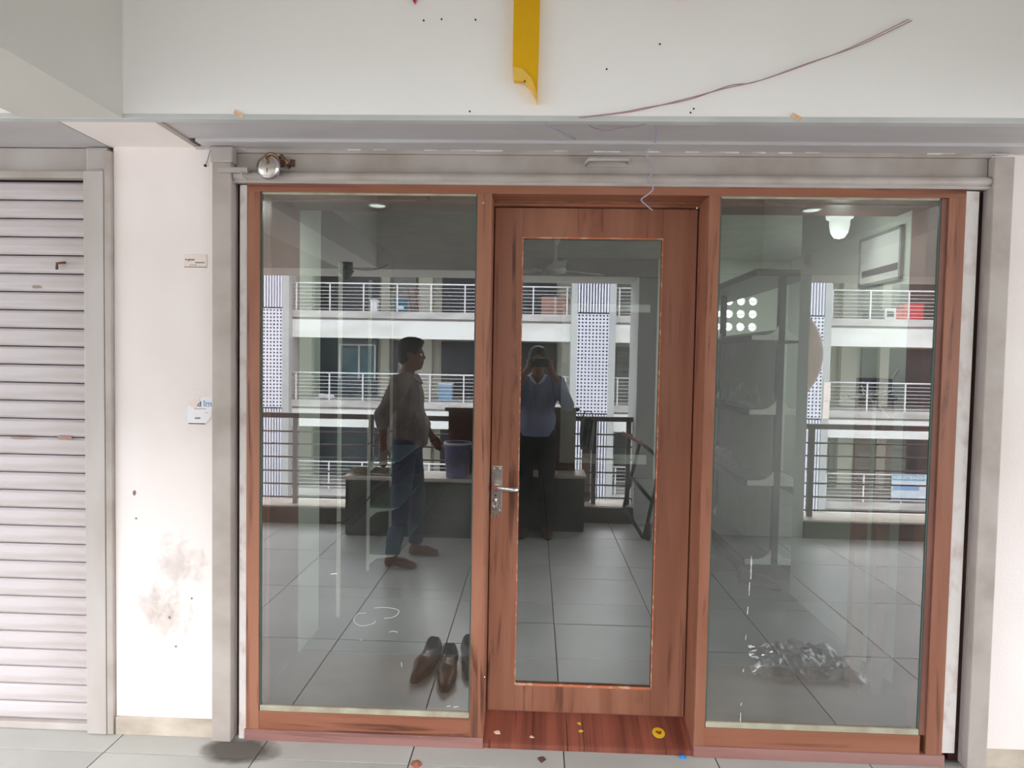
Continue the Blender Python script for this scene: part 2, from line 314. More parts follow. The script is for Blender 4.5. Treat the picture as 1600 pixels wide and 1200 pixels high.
# smudges and chips on the left pier
for (u, v, du, dv) in ((338, 1068, 5, 11), (210, 770, 3, 4), (213, 810, 2, 2), (265, 965, 2, 3), (300, 935, 2, 2), (275, 1010, 2, 2)):
    bm = B(); c = px(u, v, 0); n = 9
    prism(bm, [(c[0] + du * 0.0025 * (0.7 + 0.5 * rng.random()) * math.cos(t), c[2] + dv * 0.0025 * (0.7 + 0.5 * rng.random()) * math.sin(t)) for t in [2 * math.pi * k / n for k in range(n)]], -0.0012, 0.001)
    obj('paint_chip', bm, mat('bare_cement_chip', (150, 122, 112), 0.9), wf)
def _smudge(n, L, out):
    tr = n.new('ShaderNodeBsdfTransparent'); d2 = n.new('ShaderNodeBsdfDiffuse'); d2.inputs[0].default_value = srgb(178, 158, 148)
    t = n.new('ShaderNodeTexCoord'); nz = n.new('ShaderNodeTexNoise'); nz.inputs['Scale'].default_value = 16; nz.inputs['Detail'].default_value = 7; nz.inputs['Distortion'].default_value = 1.0; L.new(t.outputs['Object'], nz.inputs['Vector'])
    gr = n.new('ShaderNodeTexGradient'); gr.gradient_type = 'SPHERICAL'; mp = n.new('ShaderNodeMapping'); mp.inputs['Scale'].default_value = (7, 7, 6); L.new(t.outputs['Object'], mp.inputs[0]); L.new(mp.outputs[0], gr.inputs['Vector'])
    ad = n.new('ShaderNodeMath'); ad.operation = 'MULTIPLY_ADD'; L.new(gr.outputs['Fac'], ad.inputs[0]); ad.inputs[1].default_value = 0.5; L.new(nz.outputs['Fac'], ad.inputs[2])
    mr = n.new('ShaderNodeMapRange'); mr.inputs[1].default_value = 0.62; mr.inputs[2].default_value = 0.95; mr.inputs[4].default_value = 0.2; L.new(ad.outputs[0], mr.inputs[0])
    b = n.new('ShaderNodeMixShader'); g2 = n.new('ShaderNodeMath'); g2.operation = 'MULTIPLY'; g3 = n.new('ShaderNodeMath'); g3.operation = 'GREATER_THAN'; g3.inputs[1].default_value = 0.001; L.new(gr.outputs['Fac'], g3.inputs[0]); g4 = n.new('ShaderNodeMath'); g4.operation = 'MINIMUM'; g5 = n.new('ShaderNodeMath'); g5.operation = 'MULTIPLY'; g5.inputs[1].default_value = 4; L.new(gr.outputs['Fac'], g5.inputs[0]); g4.inputs[1].default_value = 1; L.new(g5.outputs[0], g4.inputs[0])
    L.new(mr.outputs[0], g2.inputs[0]); L.new(g4.outputs[0], g2.inputs[1]); L.new(g2.outputs[0], b.inputs[0]); L.new(tr.outputs[0], b.inputs[1]); L.new(d2.outputs[0], b.inputs[2]); L.new(b.outputs[0], out.inputs[0])
SMUDGE = plain('brown_wall_smudge', _smudge)
for u, v in ((290, 880), (240, 940), (262, 965)):
    c = px(u, v, -0.0008); bm = B(); bm.faces.new([bm.verts.new(q) for q in ((-0.15, 0, -0.17), (0.15, 0, -0.17), (0.15, 0, 0.17), (-0.15, 0, 0.17))]); o = obj('smudge', bm, SMUDGE, wf); o.location = (max(-1.52, min(c[0], -1.415)), c[1] - 0.0002 * rng.random(), c[2])
# ---- sign fascia with its soffit
fs = struct('trim_1', None, None, 'plain white sign fascia above the shop', 'fascia')
FY = -0.30; FZ = 2.376
bxo('sign_panel', FASCIA, fs, -4.5, 5.5, FY, FY + 0.012, FZ, 3.0)
bxo('edge_strip', mat('pale_grey_edge_metal', (204, 206, 206), 0.5), fs, -4.5, 5.5, FY - 0.003, FY + 0.03, FZ - 0.018, FZ, 0.002)
bxo('plaster_soffit', PLASTER, fs, -1.69, -1.33, FY + 0.03, 0.02, FZ - 0.016, FZ + 0.01)
bxo('plaster_soffit', PLASTER, fs, 1.86, 2.25, FY + 0.03, 0.02, FZ - 0.016, FZ + 0.01)
GS = mat('grey_soffit_sheet', (196, 193, 196), 0.5, scale=(1.5, 4, 4), col2=(184, 179, 181))
bxo('metal_soffit', GS, fs, -1.33, 1.86, FY + 0.028, -0.09, FZ - 0.010, FZ + 0.01); bxo('metal_soffit', GS, fs, -1.30, 1.83, -0.09, 0.02, FZ - 0.022, FZ - 0.006, 0.004)
bxo('metal_soffit', GS, fs, -4.5, -1.70, FY + 0.028, 0.02, FZ - 0.014, FZ + 0.01)
bxo('metal_soffit', GS, fs, 2.25, 5.5, FY + 0.028, 0.02, FZ - 0.014, FZ + 0.01)
bm = B(); prism(bm, [(-1.345, FZ - 0.017), (-1.325, FZ - 0.017), (-1.325, FZ + 0.01), (-1.345, FZ + 0.01)], FY + 0.028, 0.0); obj('soffit_edge', bm, GREYD, fs)
bm = B()
for k in range(64):                         # broken mortar bead along the back of the soffit
    x = -1.34 + k * 0.05; box(bm, x, x + 0.051, -0.008 - 0.003 * rng.random(), 0.01, FZ - 0.024 - 0.004 * rng.random(), FZ - 0.012, 0)
obj('mortar_bead', bm, PATCH, fs)['kind'] = 'stuff'
for u, v in ((374, 179), (1243, 184)):
    c = px(u, v, FY); bm = B(); box(bm, -0.018, 0.018, -0.0015, 0, -0.006, 0.008, 0, Matrix.Translation((c[0], FY - 0.004, c[2])) @ Matrix.Rotation(0.5, 4, 'Y')); obj('tape_scrap', bm, ORN, fs)
for u, v in ((743, 31), (1031, 69), (948, 108), (734, 174), (1079, 176), (1084, 170), (690, 30), (662, 32)):
    c = px(u, v, FY); bm = B(); lathe(bm, (c[0], FY, c[2]), [(0, -0.0015), (0.003, -0.0015), (0.0035, 0.001), (0, 0.001)], 8, 'Y'); obj('screw_hole', bm, DARK, fs)
# ---- corridor ceiling, beams, pillars, curb
cl = struct('ceiling', None, None, 'white corridor ceiling with concrete beams', 'ceiling')
bxo('slab', CEIL, cl, -4.5, 5.5, -3.82, 0.35, 3.0, 3.22)
bxo('edge_beam', CEIL, cl, -4.5, 5.5, -3.82, -3.27, 2.345, 3.0)
bxo('cross_beam', CEIL, cl, -1.80, -1.44, -3.27, -0.30, 2.36, 3.0); bxo('cross_beam', CEIL, cl, 2.0, 2.35, -3.27, -0.30, 2.36, 3.0)
bxo('cross_beam', CEIL, cl, -4.5, -4.2, -3.27, -0.30, 2.36, 3.0)
tbo('conduit', mat('grey_conduit', (150, 150, 146), 0.5), cl, [(-0.97, -3.27, 2.975), (-0.97, -0.32, 2.975)], 0.012)
pl = struct('wall_back', None, None, 'wide pale grey pillar and dark curb on the open side of the corridor', 'wall')
bxo('pillar', PILN, pl, 0.97, 2.44, -3.80, -3.28, 0, 2.344, 0.01)
bxo('curb', CURB, pl, -4.5, 0.97, -3.34, -3.30, 0, 0.15); bxo('curb', CURB, pl, 2.44, 5.5, -3.30, -3.26, 0, 0.15)
bxo('curb_top', GRANT, pl, -4.5, 0.97, -3.62, -3.34, -0.25, 0.155, 0.004); bxo('curb_top', GRANT, pl, 2.44, 5.5, -3.62, -3.30, -0.25, 0.155, 0.004)
bxo('end_curb', CURB, pl, -4.5, -4.38, -3.30, 0.10, -0.25, 0.155); bxo('end_curb', CURB, pl, 5.38, 5.5, -3.30, 0.10, -0.25, 0.155)
# ---- our own building above and below the corridor
ub = struct('wall_upper', None, None, 'white storeys above and below this corridor', 'wall')
bxo('upper_storey', BEAMW, ub, -4.5, 5.5, -3.75, 0.35, 3.22, 5.4); bxo('lower_storey', CREAM, ub, -4.5, 5.5, -3.55, 0.35, -6.6, -0.31)
gd = struct('floor_court', None, None, 'pale paved court far below between the buildings', 'ground'); gd.name = 'floor'
bxo('court_paving', mat('court_paving', (170, 168, 160), 0.8, scale=(0.4, 0.4, 0.4), col2=(150, 148, 142)), gd, -40, 40, -45, 30, -6.7, -6.6)

# ---- shop shell
DKW = mat('rear_shade_wall', (46, 50, 50), 0.7, scale=(2, 2, 0.6), col2=(38, 38, 38))  # dimness of the shop's rear put into a dark wall colour
ws = struct('wall_shop', None, None, 'pale green painted walls inside the shop', 'wall')
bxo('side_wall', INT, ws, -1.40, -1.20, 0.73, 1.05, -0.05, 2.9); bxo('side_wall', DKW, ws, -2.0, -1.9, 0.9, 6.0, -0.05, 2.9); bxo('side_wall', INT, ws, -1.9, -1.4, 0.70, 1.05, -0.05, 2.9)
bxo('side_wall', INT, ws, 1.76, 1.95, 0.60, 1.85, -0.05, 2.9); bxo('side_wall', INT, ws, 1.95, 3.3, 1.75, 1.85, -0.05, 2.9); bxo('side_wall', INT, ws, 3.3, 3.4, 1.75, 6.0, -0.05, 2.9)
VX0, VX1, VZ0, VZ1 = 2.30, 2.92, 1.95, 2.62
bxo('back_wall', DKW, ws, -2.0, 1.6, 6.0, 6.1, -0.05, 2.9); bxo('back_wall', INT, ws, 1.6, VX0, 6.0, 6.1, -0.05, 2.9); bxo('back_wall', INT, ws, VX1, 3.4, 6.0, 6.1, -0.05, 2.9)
bxo('back_wall', INT, ws, VX0, VX1, 6.0, 6.1, 0, VZ0); bxo('back_wall', INT, ws, VX0, VX1, 6.0, 6.1, VZ1, 2.9)
bxo('shop_ceiling', mat('shop_ceiling_paint', (196, 198, 192), 0.85), ws, -2.0, 3.4, 0.35, 6.1, 2.9, 3.0)
# boxed display surround in brown laminate
ds = struct('trim_2', None, None, 'brown laminate boxed surround just inside the shop windows', 'trim')
bxo('soffit_board', BOARD, ds, -1.20, 1.76, 0.06, 0.73, 2.285, 2.31)
bxo('side_board', BOARD, ds, -1.22, -1.20, 0.06, 0.73, 0, 2.31); bxo('side_board', BOARD, ds, 1.76, 1.78, 0.06, 0.60, 0, 2.31)
bxo('soffit_board', BOARD, ds, -1.20, 1.76, 0.71, 0.73, 2.31, 2.5)
bxo('floor_board', BOARDF, ds, -1.20, -0.22, 0.05, 0.74, 0.0, 0.012, 0.002); bxo('floor_board', BOARDF, ds, 0.70, 1.76, 0.05, 0.74, 0.0, 0.012, 0.002)
ptrim = struct('trim_3', None, None, 'white frame on the back wall of the shop', 'trim')
bxo('frame_upright', WHT, ptrim, 0.36, 0.56, 5.96, 6.0, 0.2, 2.3); bxo('frame_rail', WHT, ptrim, 0.36, 1.5, 5.955, 6.0, 0.2, 0.32); bxo('frame_rail', WHT, ptrim, 0.36, 1.5, 5.955, 6.0, 2.2, 2.3)

# ---- perforated sheet helper (round holes cut through)
def perforated(bm, x0, x1, z0, z1, nx, nz, rad, y, th=0.0):
    px_, pz_ = (x1 - x0) / nx, (z1 - z0) / nz; N = 8
    for i in range(nx):
        for j in range(nz):
            cx, cz = x0 + (i + .5) * px_, z0 + (j + .5) * pz_
            sq = [(1, 0), (1, 1), (0, 1), (-1, 1), (-1, 0), (-1, -1), (0, -1), (1, -1)]
            o_ = [bm.verts.new((cx + s[0] * px_ / 2, y, cz + s[1] * pz_ / 2)) for s in sq]
            a = [bm.verts.new((cx + rad * math.cos(t), y, cz + rad * math.sin(t))) for t in [k * math.pi / 4 for k in range(8)]]
            for k in range(8): bm.faces.new((o_[k], o_[(k + 1) % 8], a[(k + 1) % 8], a[k]))
            if th:
                b = [bm.verts.new(v.co + Vector((0, th, 0))) for v in a]
                for k in range(8): bm.faces.new((a[k], a[(k + 1) % 8], b[(k + 1) % 8], b[k]))
vn = thing('wall_vent', 'round-holed ventilation panel high in the shop back wall, three holes wide', 'vent', ((VX0 + VX1) / 2, 6.0, VZ0))
vn.location = (0, 0, 0)
bm = B(); perforated(bm, VX0, VX1, VZ0, VZ1, 4, 4, 0.055, 6.0, 0.06); obj('perforated_block', bm, INT, vn)
for z in (VZ0 + 0.085, VZ0 + 0.25, VZ0 + 0.42, VZ0 + 0.585): tbo('grille_bar', RAILD, vn, [(VX0, 6.07, z), (VX1, 6.07, z)], 0.006, 6)

# ================================================================ WINDOWS AND DOOR
def pane(parent, x0, x1, z0, z1, y):
    bm = B(); box(bm, x0, x1, y, y + 0.008, z0, z1); bmesh.ops.recalc_face_normals(bm, faces=bm.faces)
    for f in bm.faces: f.material_index = 0 if f.normal.y < -0.9 else 1
    return obj('glass_pane', bm, [GLC, GLT], parent)
t0 = struct('trim_4', None, None, 'reddish brown teak laminate outer frame around windows and door', 'frame')
bxo('header_rail', WH, t0, -1.135, 1.611, -0.012, 0.10, 2.188, 2.220, 0.0015)
bxo('outer_stile', WV, t0, -1.135, -1.083, -0.012, 0.10, 0.044, 2.188, 0.0015)
bxo('outer_stile', WV, t0, 1.548, 1.611, -0.012, 0.10, 0.044, 2.188, 0.0015)
bxo('mullion', WV, t0, -0.231, -0.176, -0.012, 0.19, 0.044, 2.188, 0.0015)
bxo('mullion', WV, t0, 0.655, 0.697, -0.012, 0.19, 0.044, 2.188, 0.0015)
bxo('door_head', WH, t0, -0.176, 0.655, 0.12, 0.19, 2.174, 2.188, 0.001)
bxo('sill_strip', WS, t0, -1.14, -0.176, -0.016, 0.10, 0.0, 0.044, 0.002); bxo('sill_strip', WS, t0, 0.655, 1.62, -0.016, 0.10, 0.0, 0.044, 0.002)
bxo('front_header', WV, t0, -1.20, 1.70, 0.10, 0.14, 2.185, 2.32)
bxo('front_header', GREYD, t0, -1.20, 1.70, 0.02, 0.12, 2.222, 2.32)
bxo('side_filler', BOARD, t0, -1.22, -1.10, 0.07, 0.14, 0, 2.30); bxo('side_filler', BOARD, t0, 1.56, 1.78, 0.07, 0.14, 0, 2.30)
def window(name, x0, x1, label):
    o = struct(name, None, None, label, 'window')
    pane(o, x0, x1, 0.138, 2.186, 0.0)
    bxo('bottom_rail', WH, o, x0 - 0.005, x1 + 0.005, -0.010, 0.06, 0.044, 0.118, 0.0015)
    bxo('glazing_bead', BEAD, o, x0, x1, -0.008, 0.002, 0.118, 0.140, 0.002)
    bxo('glazing_bead', BEAD, o, x0, x1, -0.004, 0.0, 2.180, 2.188)
    bxo('glass_edge', GEDGE, o, x0 - 0.006, x0 + 0.004, -0.004, 0.008, 0.14, 2.186); bxo('glass_edge', GEDGE, o, x1 - 0.004, x1 + 0.006, -0.004, 0.008, 0.14, 2.186)
    return o
w1 = window('window_1', -1.080, -0.233, 'left shop window with chalk loops on the reflective glass')
w2 = window('window_2', 0.700, 1.522, 'right shop window with white paint drips on the reflective glass')
bxo('inner_stile', BOARD, w2, 1.524, 1.550, -0.006, 0.06, 0.118, 2.186, 0.001)
CHALK = mat('white_chalk', (214, 216, 216), 0.9)
def mark(par, pts, r, y=-0.0012):
    P = [px(u, v, y) for u, v in pts]; bm = B(); tube(bm, spline(P, 5), r, 5); o = obj('chalk_mark', bm, CHALK, par, True); return o
for pts, r in (([(585, 950), (603, 949), (622, 953), (621, 960), (612, 965), (600, 966)], 0.0011), ([(572, 958), (560, 959), (553, 966), (556, 974), (566, 978), (584, 974), (586, 970)], 0.0011),
               ([(608, 988), (614, 986), (621, 988)], 0.0012), ([(562, 1001), (566, 999)], 0.0014), ([(627, 1035), (628, 1042)], 0.0014), ([(517, 897), (527, 896)], 0.003), ([(698, 1104), (704, 1103)], 0.002), ([(708, 1105), (716, 1104)], 0.002)): mark(w1, pts, r)
for v0, v1, rr in ((869, 905, 0.0022), (910, 930, 0.0015), (948, 960, 0.0018), (992, 1000, 0.0014), (1045, 1050, 0.0014), (1098, 1103, 0.0012), (1114, 1131, 0.0018)):
    u = 1174 - (v0 - 870) * 0.068; bm = B(); a = px(u, v0, -0.0015); b = px(u - 1, v1, -0.0015)
    n = 8; P = [Vector(a).lerp(Vector(b), k / n) + Vector((0.0012 * (rng.random() - .5), 0, 0)) for k in range(n + 1)]
    tube(bm, P, [rr * (0.4 + 0.9 * rng.random()) for _ in P], 6); obj('paint_drip', bm, CHALK, w2, True)
# door
dr = struct('door_1', None, None, 'reddish brown laminate shop door with a tall glass panel', 'door')
DY = 0.14
bxo('stile', WV, dr, -0.172, -0.057, DY, DY + 0.036, 0.075, 2.171, 0.002); bxo('stile', WV, dr, 0.512, 0.650, DY, DY + 0.036, 0.075, 2.171, 0.002)
bxo('rail', WV, dr, -0.057, 0.512, DY, DY + 0.036, 2.052, 2.171, 0.002); bxo('rail', WV, dr, -0.057, 0.512, DY, DY + 0.036, 0.075, 0.186, 0.002)
pane(dr, -0.056, 0.511, 0.188, 2.050, DY + 0.012)
for a in ((-0.0585, -0.0545, 0.186, 2.052), (0.5095, 0.5135, 0.186, 2.052)): bxo('raw_edge', WR, dr, a[0], a[1], DY - 0.001, DY + 0.004, a[2], a[3])
bxo('raw_edge', WR, dr, -0.057, 0.512, DY - 0.001, DY + 0.004, 2.047, 2.053); bxo('raw_edge', WR, dr, -0.057, 0.512, DY - 0.001, DY + 0.004, 0.184, 0.193)
bxo('light_leak_stop', WV, dr, -0.18, -0.155, DY + 0.036, 0.20, 0.022, 2.19); bxo('light_leak_stop', WV, dr, 0.632, 0.66, DY + 0.036, 0.20, 0.022, 2.19); bxo('light_leak_stop', WH, dr, -0.155, 0.632, DY + 0.036, 0.20, 2.155, 2.19)  # strips added behind the leaf to block light through its gaps
bm = B(); tp = [(-0.008, 0.0), (-0.008, 0.020), (0.0, 0.024), (0.146, 0.071), (0.20, 0.071), (0.20, 0.0)]
ta = [bm.verts.new((-0.178, y, z)) for y, z in tp]; tb = [bm.verts.new((0.657, y, z)) for y, z in tp]; bm.faces.new(ta); bm.faces.new(tb[::-1])
for i in range(6): bm.faces.new((ta[i], tb[i], tb[(i + 1) % 6], ta[(i + 1) % 6]))
obj('threshold', bm, WT, dr)
bxo('door_foot', BOARD, dr, -0.172, 0.650, DY + 0.004, DY + 0.03, 0.024, 0.075)
lk = bxo('lock_plate', STEEL, dr, -0.169, -0.124, DY - 0.006, DY, 0.915, 1.108, 0.002)
bm = B(); tube(bm, [(-0.150, DY - 0.004, 1.024), (-0.150, DY - 0.052, 1.024)], 0.012, 12); o = obj('handle', bm, CHROME, lk, True)
bm = B(); tube(bm, [(-0.166, DY - 0.050, 1.029), (-0.15, DY - 0.055, 1.029), (-0.08, DY - 0.055, 1.021), (-0.052, DY - 0.052, 1.020)], [0.007, 0.0105, 0.0095, 0.0085], 12); obj('handle', bm, CHROME, lk, True)
lathe_b = B(); lathe(lathe_b, (-0.151, DY - 0.006, 0.985), [(0, -0.001), (0.0035, -0.001), (0.0035, 0.002)], 10, 'Y'); obj('keyhole', lathe_b, DARK, lk)
bm = B(); lathe(bm, (-0.152, DY - 0.008, 0.968), [(0, -0.006), (0.008, -0.006), (0.009, 0.004)], 14, 'Y'); obj('lock_cylinder', bm, CHROME, lk, True)
for sx_ in (-0.158, -0.134):
    for sz in (1.098, 0.925):
        bm = B(); lathe(bm, (sx_, DY - 0.006, sz), [(0, -0.0025), (0.003, -0.002), (0.0035, 0.001)], 10, 'Y'); obj('screw', bm, CHROME, lk)
for u, v in ((755, 317), (1089, 325), (757, 1058)):
    c = px(u, v, -0.012); bm = B(); lathe(bm, (c[0], -0.012, c[2]), [(0, -0.002), (0.0025, -0.001), (0.003, 0.002)], 8, 'Y'); obj('screw', bm, PAPER, t0)
kr = thing('key_bunch', 'small bunch of steel keys hanging from the door lock', 'keys', (-0.152, DY - 0.016, 0.968))
bm = B(); ring = [(0.010 * math.cos(t), -0.004, -0.014 + 0.012 * math.sin(t)) for t in [2 * math.pi * k / 16 for k in range(17)]]; tube(bm, ring, 0.0012, 6); obj('key_ring', bm, CHROME, kr, True)
for a in (-0.35, -0.05, 0.3):
    bm = B(); Mx = Matrix.Translation((0, -0.006 - abs(a) * 0.006, -0.024)) @ Matrix.Rotation(a, 4, 'Y')
    box(bm, -0.007, 0.007, -0.001, 0.001, -0.016, 0, 0.0008, Mx); box(bm, -0.003, 0.003, -0.001, 0.001, -0.046, -0.014, 0, Mx); obj('key', bm, STEEL, kr)

# ================================================================ ROLLER SHUTTERS
rs = thing('roller_shutter', 'grey steel roller shutter rolled up above the shop front', 'shutter')
def guide(par, x0, x1, z1=2.372):
    bm = B(); box(bm, x0, x1, -0.036, 0.0, 0.001, z1, 0.004); o = obj('guide_rail', bm, GREYD, par)
guide(rs, -1.262, -1.186, 2.335); guide(rs, 1.692, 1.765, 2.335)
bxo('guide_cap', GREY, rs, -1.266, -1.178, -0.045, 0.0, 2.290, 2.352, 0.008)
bxo('head_strip', GREYD, rs, -1.19, 1.70, -0.010, 0.02, 2.338, 2.368, 0.005)
bxo('bottom_plate', GREYD, rs, -1.184, 1.692, 0.0, 0.012, 2.245, 2.338, 0.002)
bxo('shadow_gap', DARK, rs, -1.184, 1.692, 0.012, 0.022, 2.222, 2.345)
bm = B(); tube(bm, [(-1.184, -0.012, 2.246), (1.692, -0.012, 2.246)], 0.020, 12); obj('bottom_bar', bm, GREYD, rs, True)
bxo('bottom_angle', GREY, rs, -1.184, 1.692, -0.022, 0.0, 2.219, 2.232, 0.001)
hd = px(950, 250, -0.02); bm = B(); tube(bm, [(hd[0] - 0.085, 0.0, hd[2] - 0.012), (hd[0] - 0.075, -0.03, hd[2]), (hd[0] + 0.075, -0.03, hd[2]), (hd[0] + 0.078, 0.0, hd[2] - 0.004)], 0.008, 8); obj('pull_handle', bm, GREY, rs, True)
bxo('handle_plate', GREYD, rs, hd[0] - 0.09, hd[0] + 0.085, -0.003, 0.002, hd[2] - 0.022, hd[2] + 0.014, 0.001)
a = px(340, 265, -0.05); b = px(387, 265, -0.05); bxo('locking_tab', GREY, rs, a[0], b[0], -0.052, -0.036, a[2] - 0.010, a[2] + 0.010, 0.003)
bm = B(); tube(bm, [px(377, 268, -0.05), px(378, 277, -0.045), px(386, 281, -0.04)], 0.005, 8); obj('hook', bm, GREY, rs, True)
for u in (441, 457):
    c = px(u, 255, -0.004); bm = B(); box(bm, c[0] - 0.009, c[0] + 0.009, -0.006, 0, c[2] - 0.014, c[2] + 0.014, 0.001); obj('hasp_plate', bm, RUST, rs)
bm = B(); tube(bm, [px(436, 247, -0.002), px(440, 243, -0.028), px(447, 252, -0.03), px(452, 262, -0.002)], 0.006, 8); obj('hasp_loop', bm, BRASS, rs, True)
pd = px(420, 262, -0.055)
pk = thing('padlock', 'round steel padlock hanging open on the rolled-up shutter', 'padlock', pd)
bm = B(); lathe(bm, (0, 0, 0), [(0, -0.016), (0.036, -0.016), (0.043, -0.010), (0.044, 0.0), (0.043, 0.010), (0.036, 0.014), (0, 0.014)], 36, 'Y'); obj('lock_body', bm, STEEL, pk, True)
bm = B(); lathe(bm, (0, 0, 0), [(0.037, -0.0175), (0.0445, -0.011), (0.0455, 0.0), (0.0445, 0.009), (0.042, 0.011)], 36, 'Y'); obj('rim', bm, CHROME, pk, True)
bm = B(); tube(bm, spline([(0.004, -0.020, 0.016), (-0.004, -0.024, 0.030), (0.006, -0.014, 0.048), (0.022, 0.002, 0.048), (0.030, 0.020, 0.034)], 5), 0.006, 8); obj('shackle', bm, BRASS, pk, True)
bm = B(); box(bm, -0.0012, 0.0012, -0.0172, -0.015, -0.022, -0.006); obj('keyhole', bm, DARK, pk)

ls = thing('roller_shutter', 'grey closed slatted roller shutter of the neighbouring shop on the left', 'shutter')
bm = B(); S0, pitch = 0.03, 0.0733
def slat_bm(x0, x1):
    bm = B(); prof = [(-0.004, 0.002), (-0.011, 0.010), (-0.0135, 0.036), (-0.011, 0.062), (-0.003, 0.0705), (0.004, 0.0715), (0.004, 0.002)]
    a = [bm.verts.new((x0, y, z)) for y, z in prof]; b = [bm.verts.new((x1, y, z)) for y, z in prof]; bm.faces.new(a); bm.faces.new(b[::-1])
    for i in range(len(a)): bm.faces.new((a[i], b[i], b[(i + 1) % len(a)], a[(i + 1) % len(a)]))
    return bm
def slatted(par, x0, x1, n=30):
    s0 = obj('slat', slat_bm(x0, x1), SLAT, par); s0.location = (0, 0.03, S0)
    for k in range(1, n): kid('slat', s0, par, (0, 0.03 + 0.0006 * (rng.random() - .5), S0 + pitch * k))
slatted(ls, -4.4, -1.78)
bm = B(); box(bm, -1.785, -1.705, -0.020, 0.03, 0.002, 2.262, 0.003); obj('guide_rail', bm, GREY, ls)
bm = B(); box(bm, -1.703, -1.677, -0.018, 0.06, 0.002, 2.34, 0.003); obj('guide_frame', bm, GREYD, ls)
bm = B(); box(bm, -1.79, -1.70, 0.0, 0.04, 2.265, 2.36, 0.012); obj('guide_cap', bm, GREY, ls)
bxo('head_plate', GREY, ls, -4.4, -1.79, 0.02, 0.05, 2.24, 2.36, 0.003); bxo('rear_sheet', DARK, ls, -4.4, -1.70, 0.036, 0.06, 0, 2.3)
bxo('head_rail', GREYD, ls, -4.4, -1.705, -0.010, 0.03, 2.235, 2.262, 0.003); bxo('bottom_bar', GREY, ls, -4.4, -1.79, 0.0, 0.035, 0.001, 0.03, 0.003)
c = px(92, 415, 0.01); bm = B(); tube(bm, [(c[0] + 0.03, 0.006, c[2] + 0.012), (c[0], 0.0, c[2] + 0.008), (c[0] - 0.004, 0.004, c[2] - 0.016)], 0.005, 6); obj('latch', bm, RUST, ls, True)
for u, v, du in ((55, 448, 9), (30, 685, 20), (100, 684, 14)):
    c = px(u, v, 0.01); bm = B(); n = 12
    prism(bm, [(c[0] + du * 0.0025 * (0.7 + 0.5 * rng.random()) * math.cos(t), c[2] + 0.007 * (0.6 + 0.6 * rng.random()) * math.sin(t)) for t in [2 * math.pi * k / n for k in range(n)]], 0.0155, 0.0175)
    obj('rust_patch', bm, mat('orange_rust', (172, 128, 108), 0.9, scale=(30, 30, 30), col2=(158, 142, 134)), ls)
r2_ = thing('roller_shutter', 'grey closed slatted roller shutter of the neighbouring shop on the right', 'shutter')
slatted(r2_, 2.36, 5.4); bxo('guide_rail', GREY, r2_, 2.28, 2.36, -0.02, 0.03, 0.002, 2.262, 0.003); bxo('head_plate', GREY, r2_, 2.28, 5.4, 0.02, 0.05, 2.24, 2.36, 0.003); bxo('rear_sheet', DARK, r2_, 2.28, 5.4, 0.036, 0.06, 0, 2.3)

# ================================================================ SIGN LETTER PIECES, WIRES, STICKERS
a = px(802, 0, FY - 0.035)
yl = thing('sign_letter', 'broken yellow acrylic sign stroke pointing down on the white fascia', 'sign', (-0.05, FY - 0.001, 2.42)); yl.location = (0, 0, 0)
K = lambda u, v: (px(u, v, FY - 0.03)[0], px(u, v, FY - 0.03)[2])
top = 2.98
out = [(K(803, 0)[0], top), (K(844, 0)[0], top), K(842, 80), K(839, 160), K(836, 148), K(830, 138), K(820, 126), K(803, 124), K(801, 104)]
bm = B(); prism(bm, out, FY - 0.030, FY - 0.002); obj('letter_body', bm, YEL, yl)
bm = B(); prism(bm, [K(801, 104), K(816, 108), K(830, 122), K(838, 143), K(839, 160), K(835, 148), K(828, 137), K(818, 127), K(803, 125)], FY - 0.034, FY - 0.0302); obj('torn_flap', bm, mat('yellow_acrylic_edge', (238, 196, 90), 0.4), yl)
c = K(820, 128); bm = B(); lathe(bm, (c[0], FY - 0.035, c[1]), [(0, -0.002), (0.003, -0.002), (0.003, 0.002)], 8, 'Y'); obj('screw', bm, RUST, yl)
rd = thing('sign_letter', 'tip of a red sign letter at the very top of the white fascia', 'sign')
K2 = lambda u, v: (px(u, v, FY - 0.01)[0], px(u, v, FY - 0.01)[2])
bm = B(); prism(bm, [K2(640, -60), K2(655, -60), K2(650, 0), K2(648, 5), K2(645, 0)], FY - 0.015, FY - 0.002); obj('letter_body', bm, REDA, rd)
rd2 = thing('sign_letter', 'edge of a second red sign letter at the top right of the yellow stroke', 'sign')
bm = B(); prism(bm, [K2(1040, -60), K2(1090, -60), K2(1078, -6), K2(1060, -2), K2(1052, -8)], FY - 0.015, FY - 0.002); obj('letter_body', bm, REDA, rd2)
WRED = mat('faded_red_wire', (200, 152, 156), 0.6); WBLU = mat('blue_grey_wire', (150, 154, 184), 0.6); WDK = mat('dark_wire', (156, 138, 148), 0.6)
def wire(label, strands):
    t = thing('wire', label, 'wire')
    for pts, m_, r in strands:
        bm = B(); tube(bm, spline([px(*p) for p in pts], 8), r, 6); obj('strand', bm, m_, t, True)
wire('twisted pair of faded red wires running up to the right across the fascia', [
    ([(905, 184, -0.305), (960, 178, -0.308), (1000, 172, -0.31), (1070, 155, -0.31), (1130, 139, -0.312), (1190, 125, -0.31), (1260, 101, -0.31), (1330, 74, -0.31), (1420, 30, -0.31)], WRED, 0.0018),
    ([(912, 183, -0.306), (975, 175, -0.31), (1005, 169, -0.312), (1075, 156, -0.313), (1140, 134, -0.315), (1180, 128, -0.312), (1262, 99, -0.312), (1340, 72, -0.312), (1425, 32, -0.312)], WDK, 0.0016)])
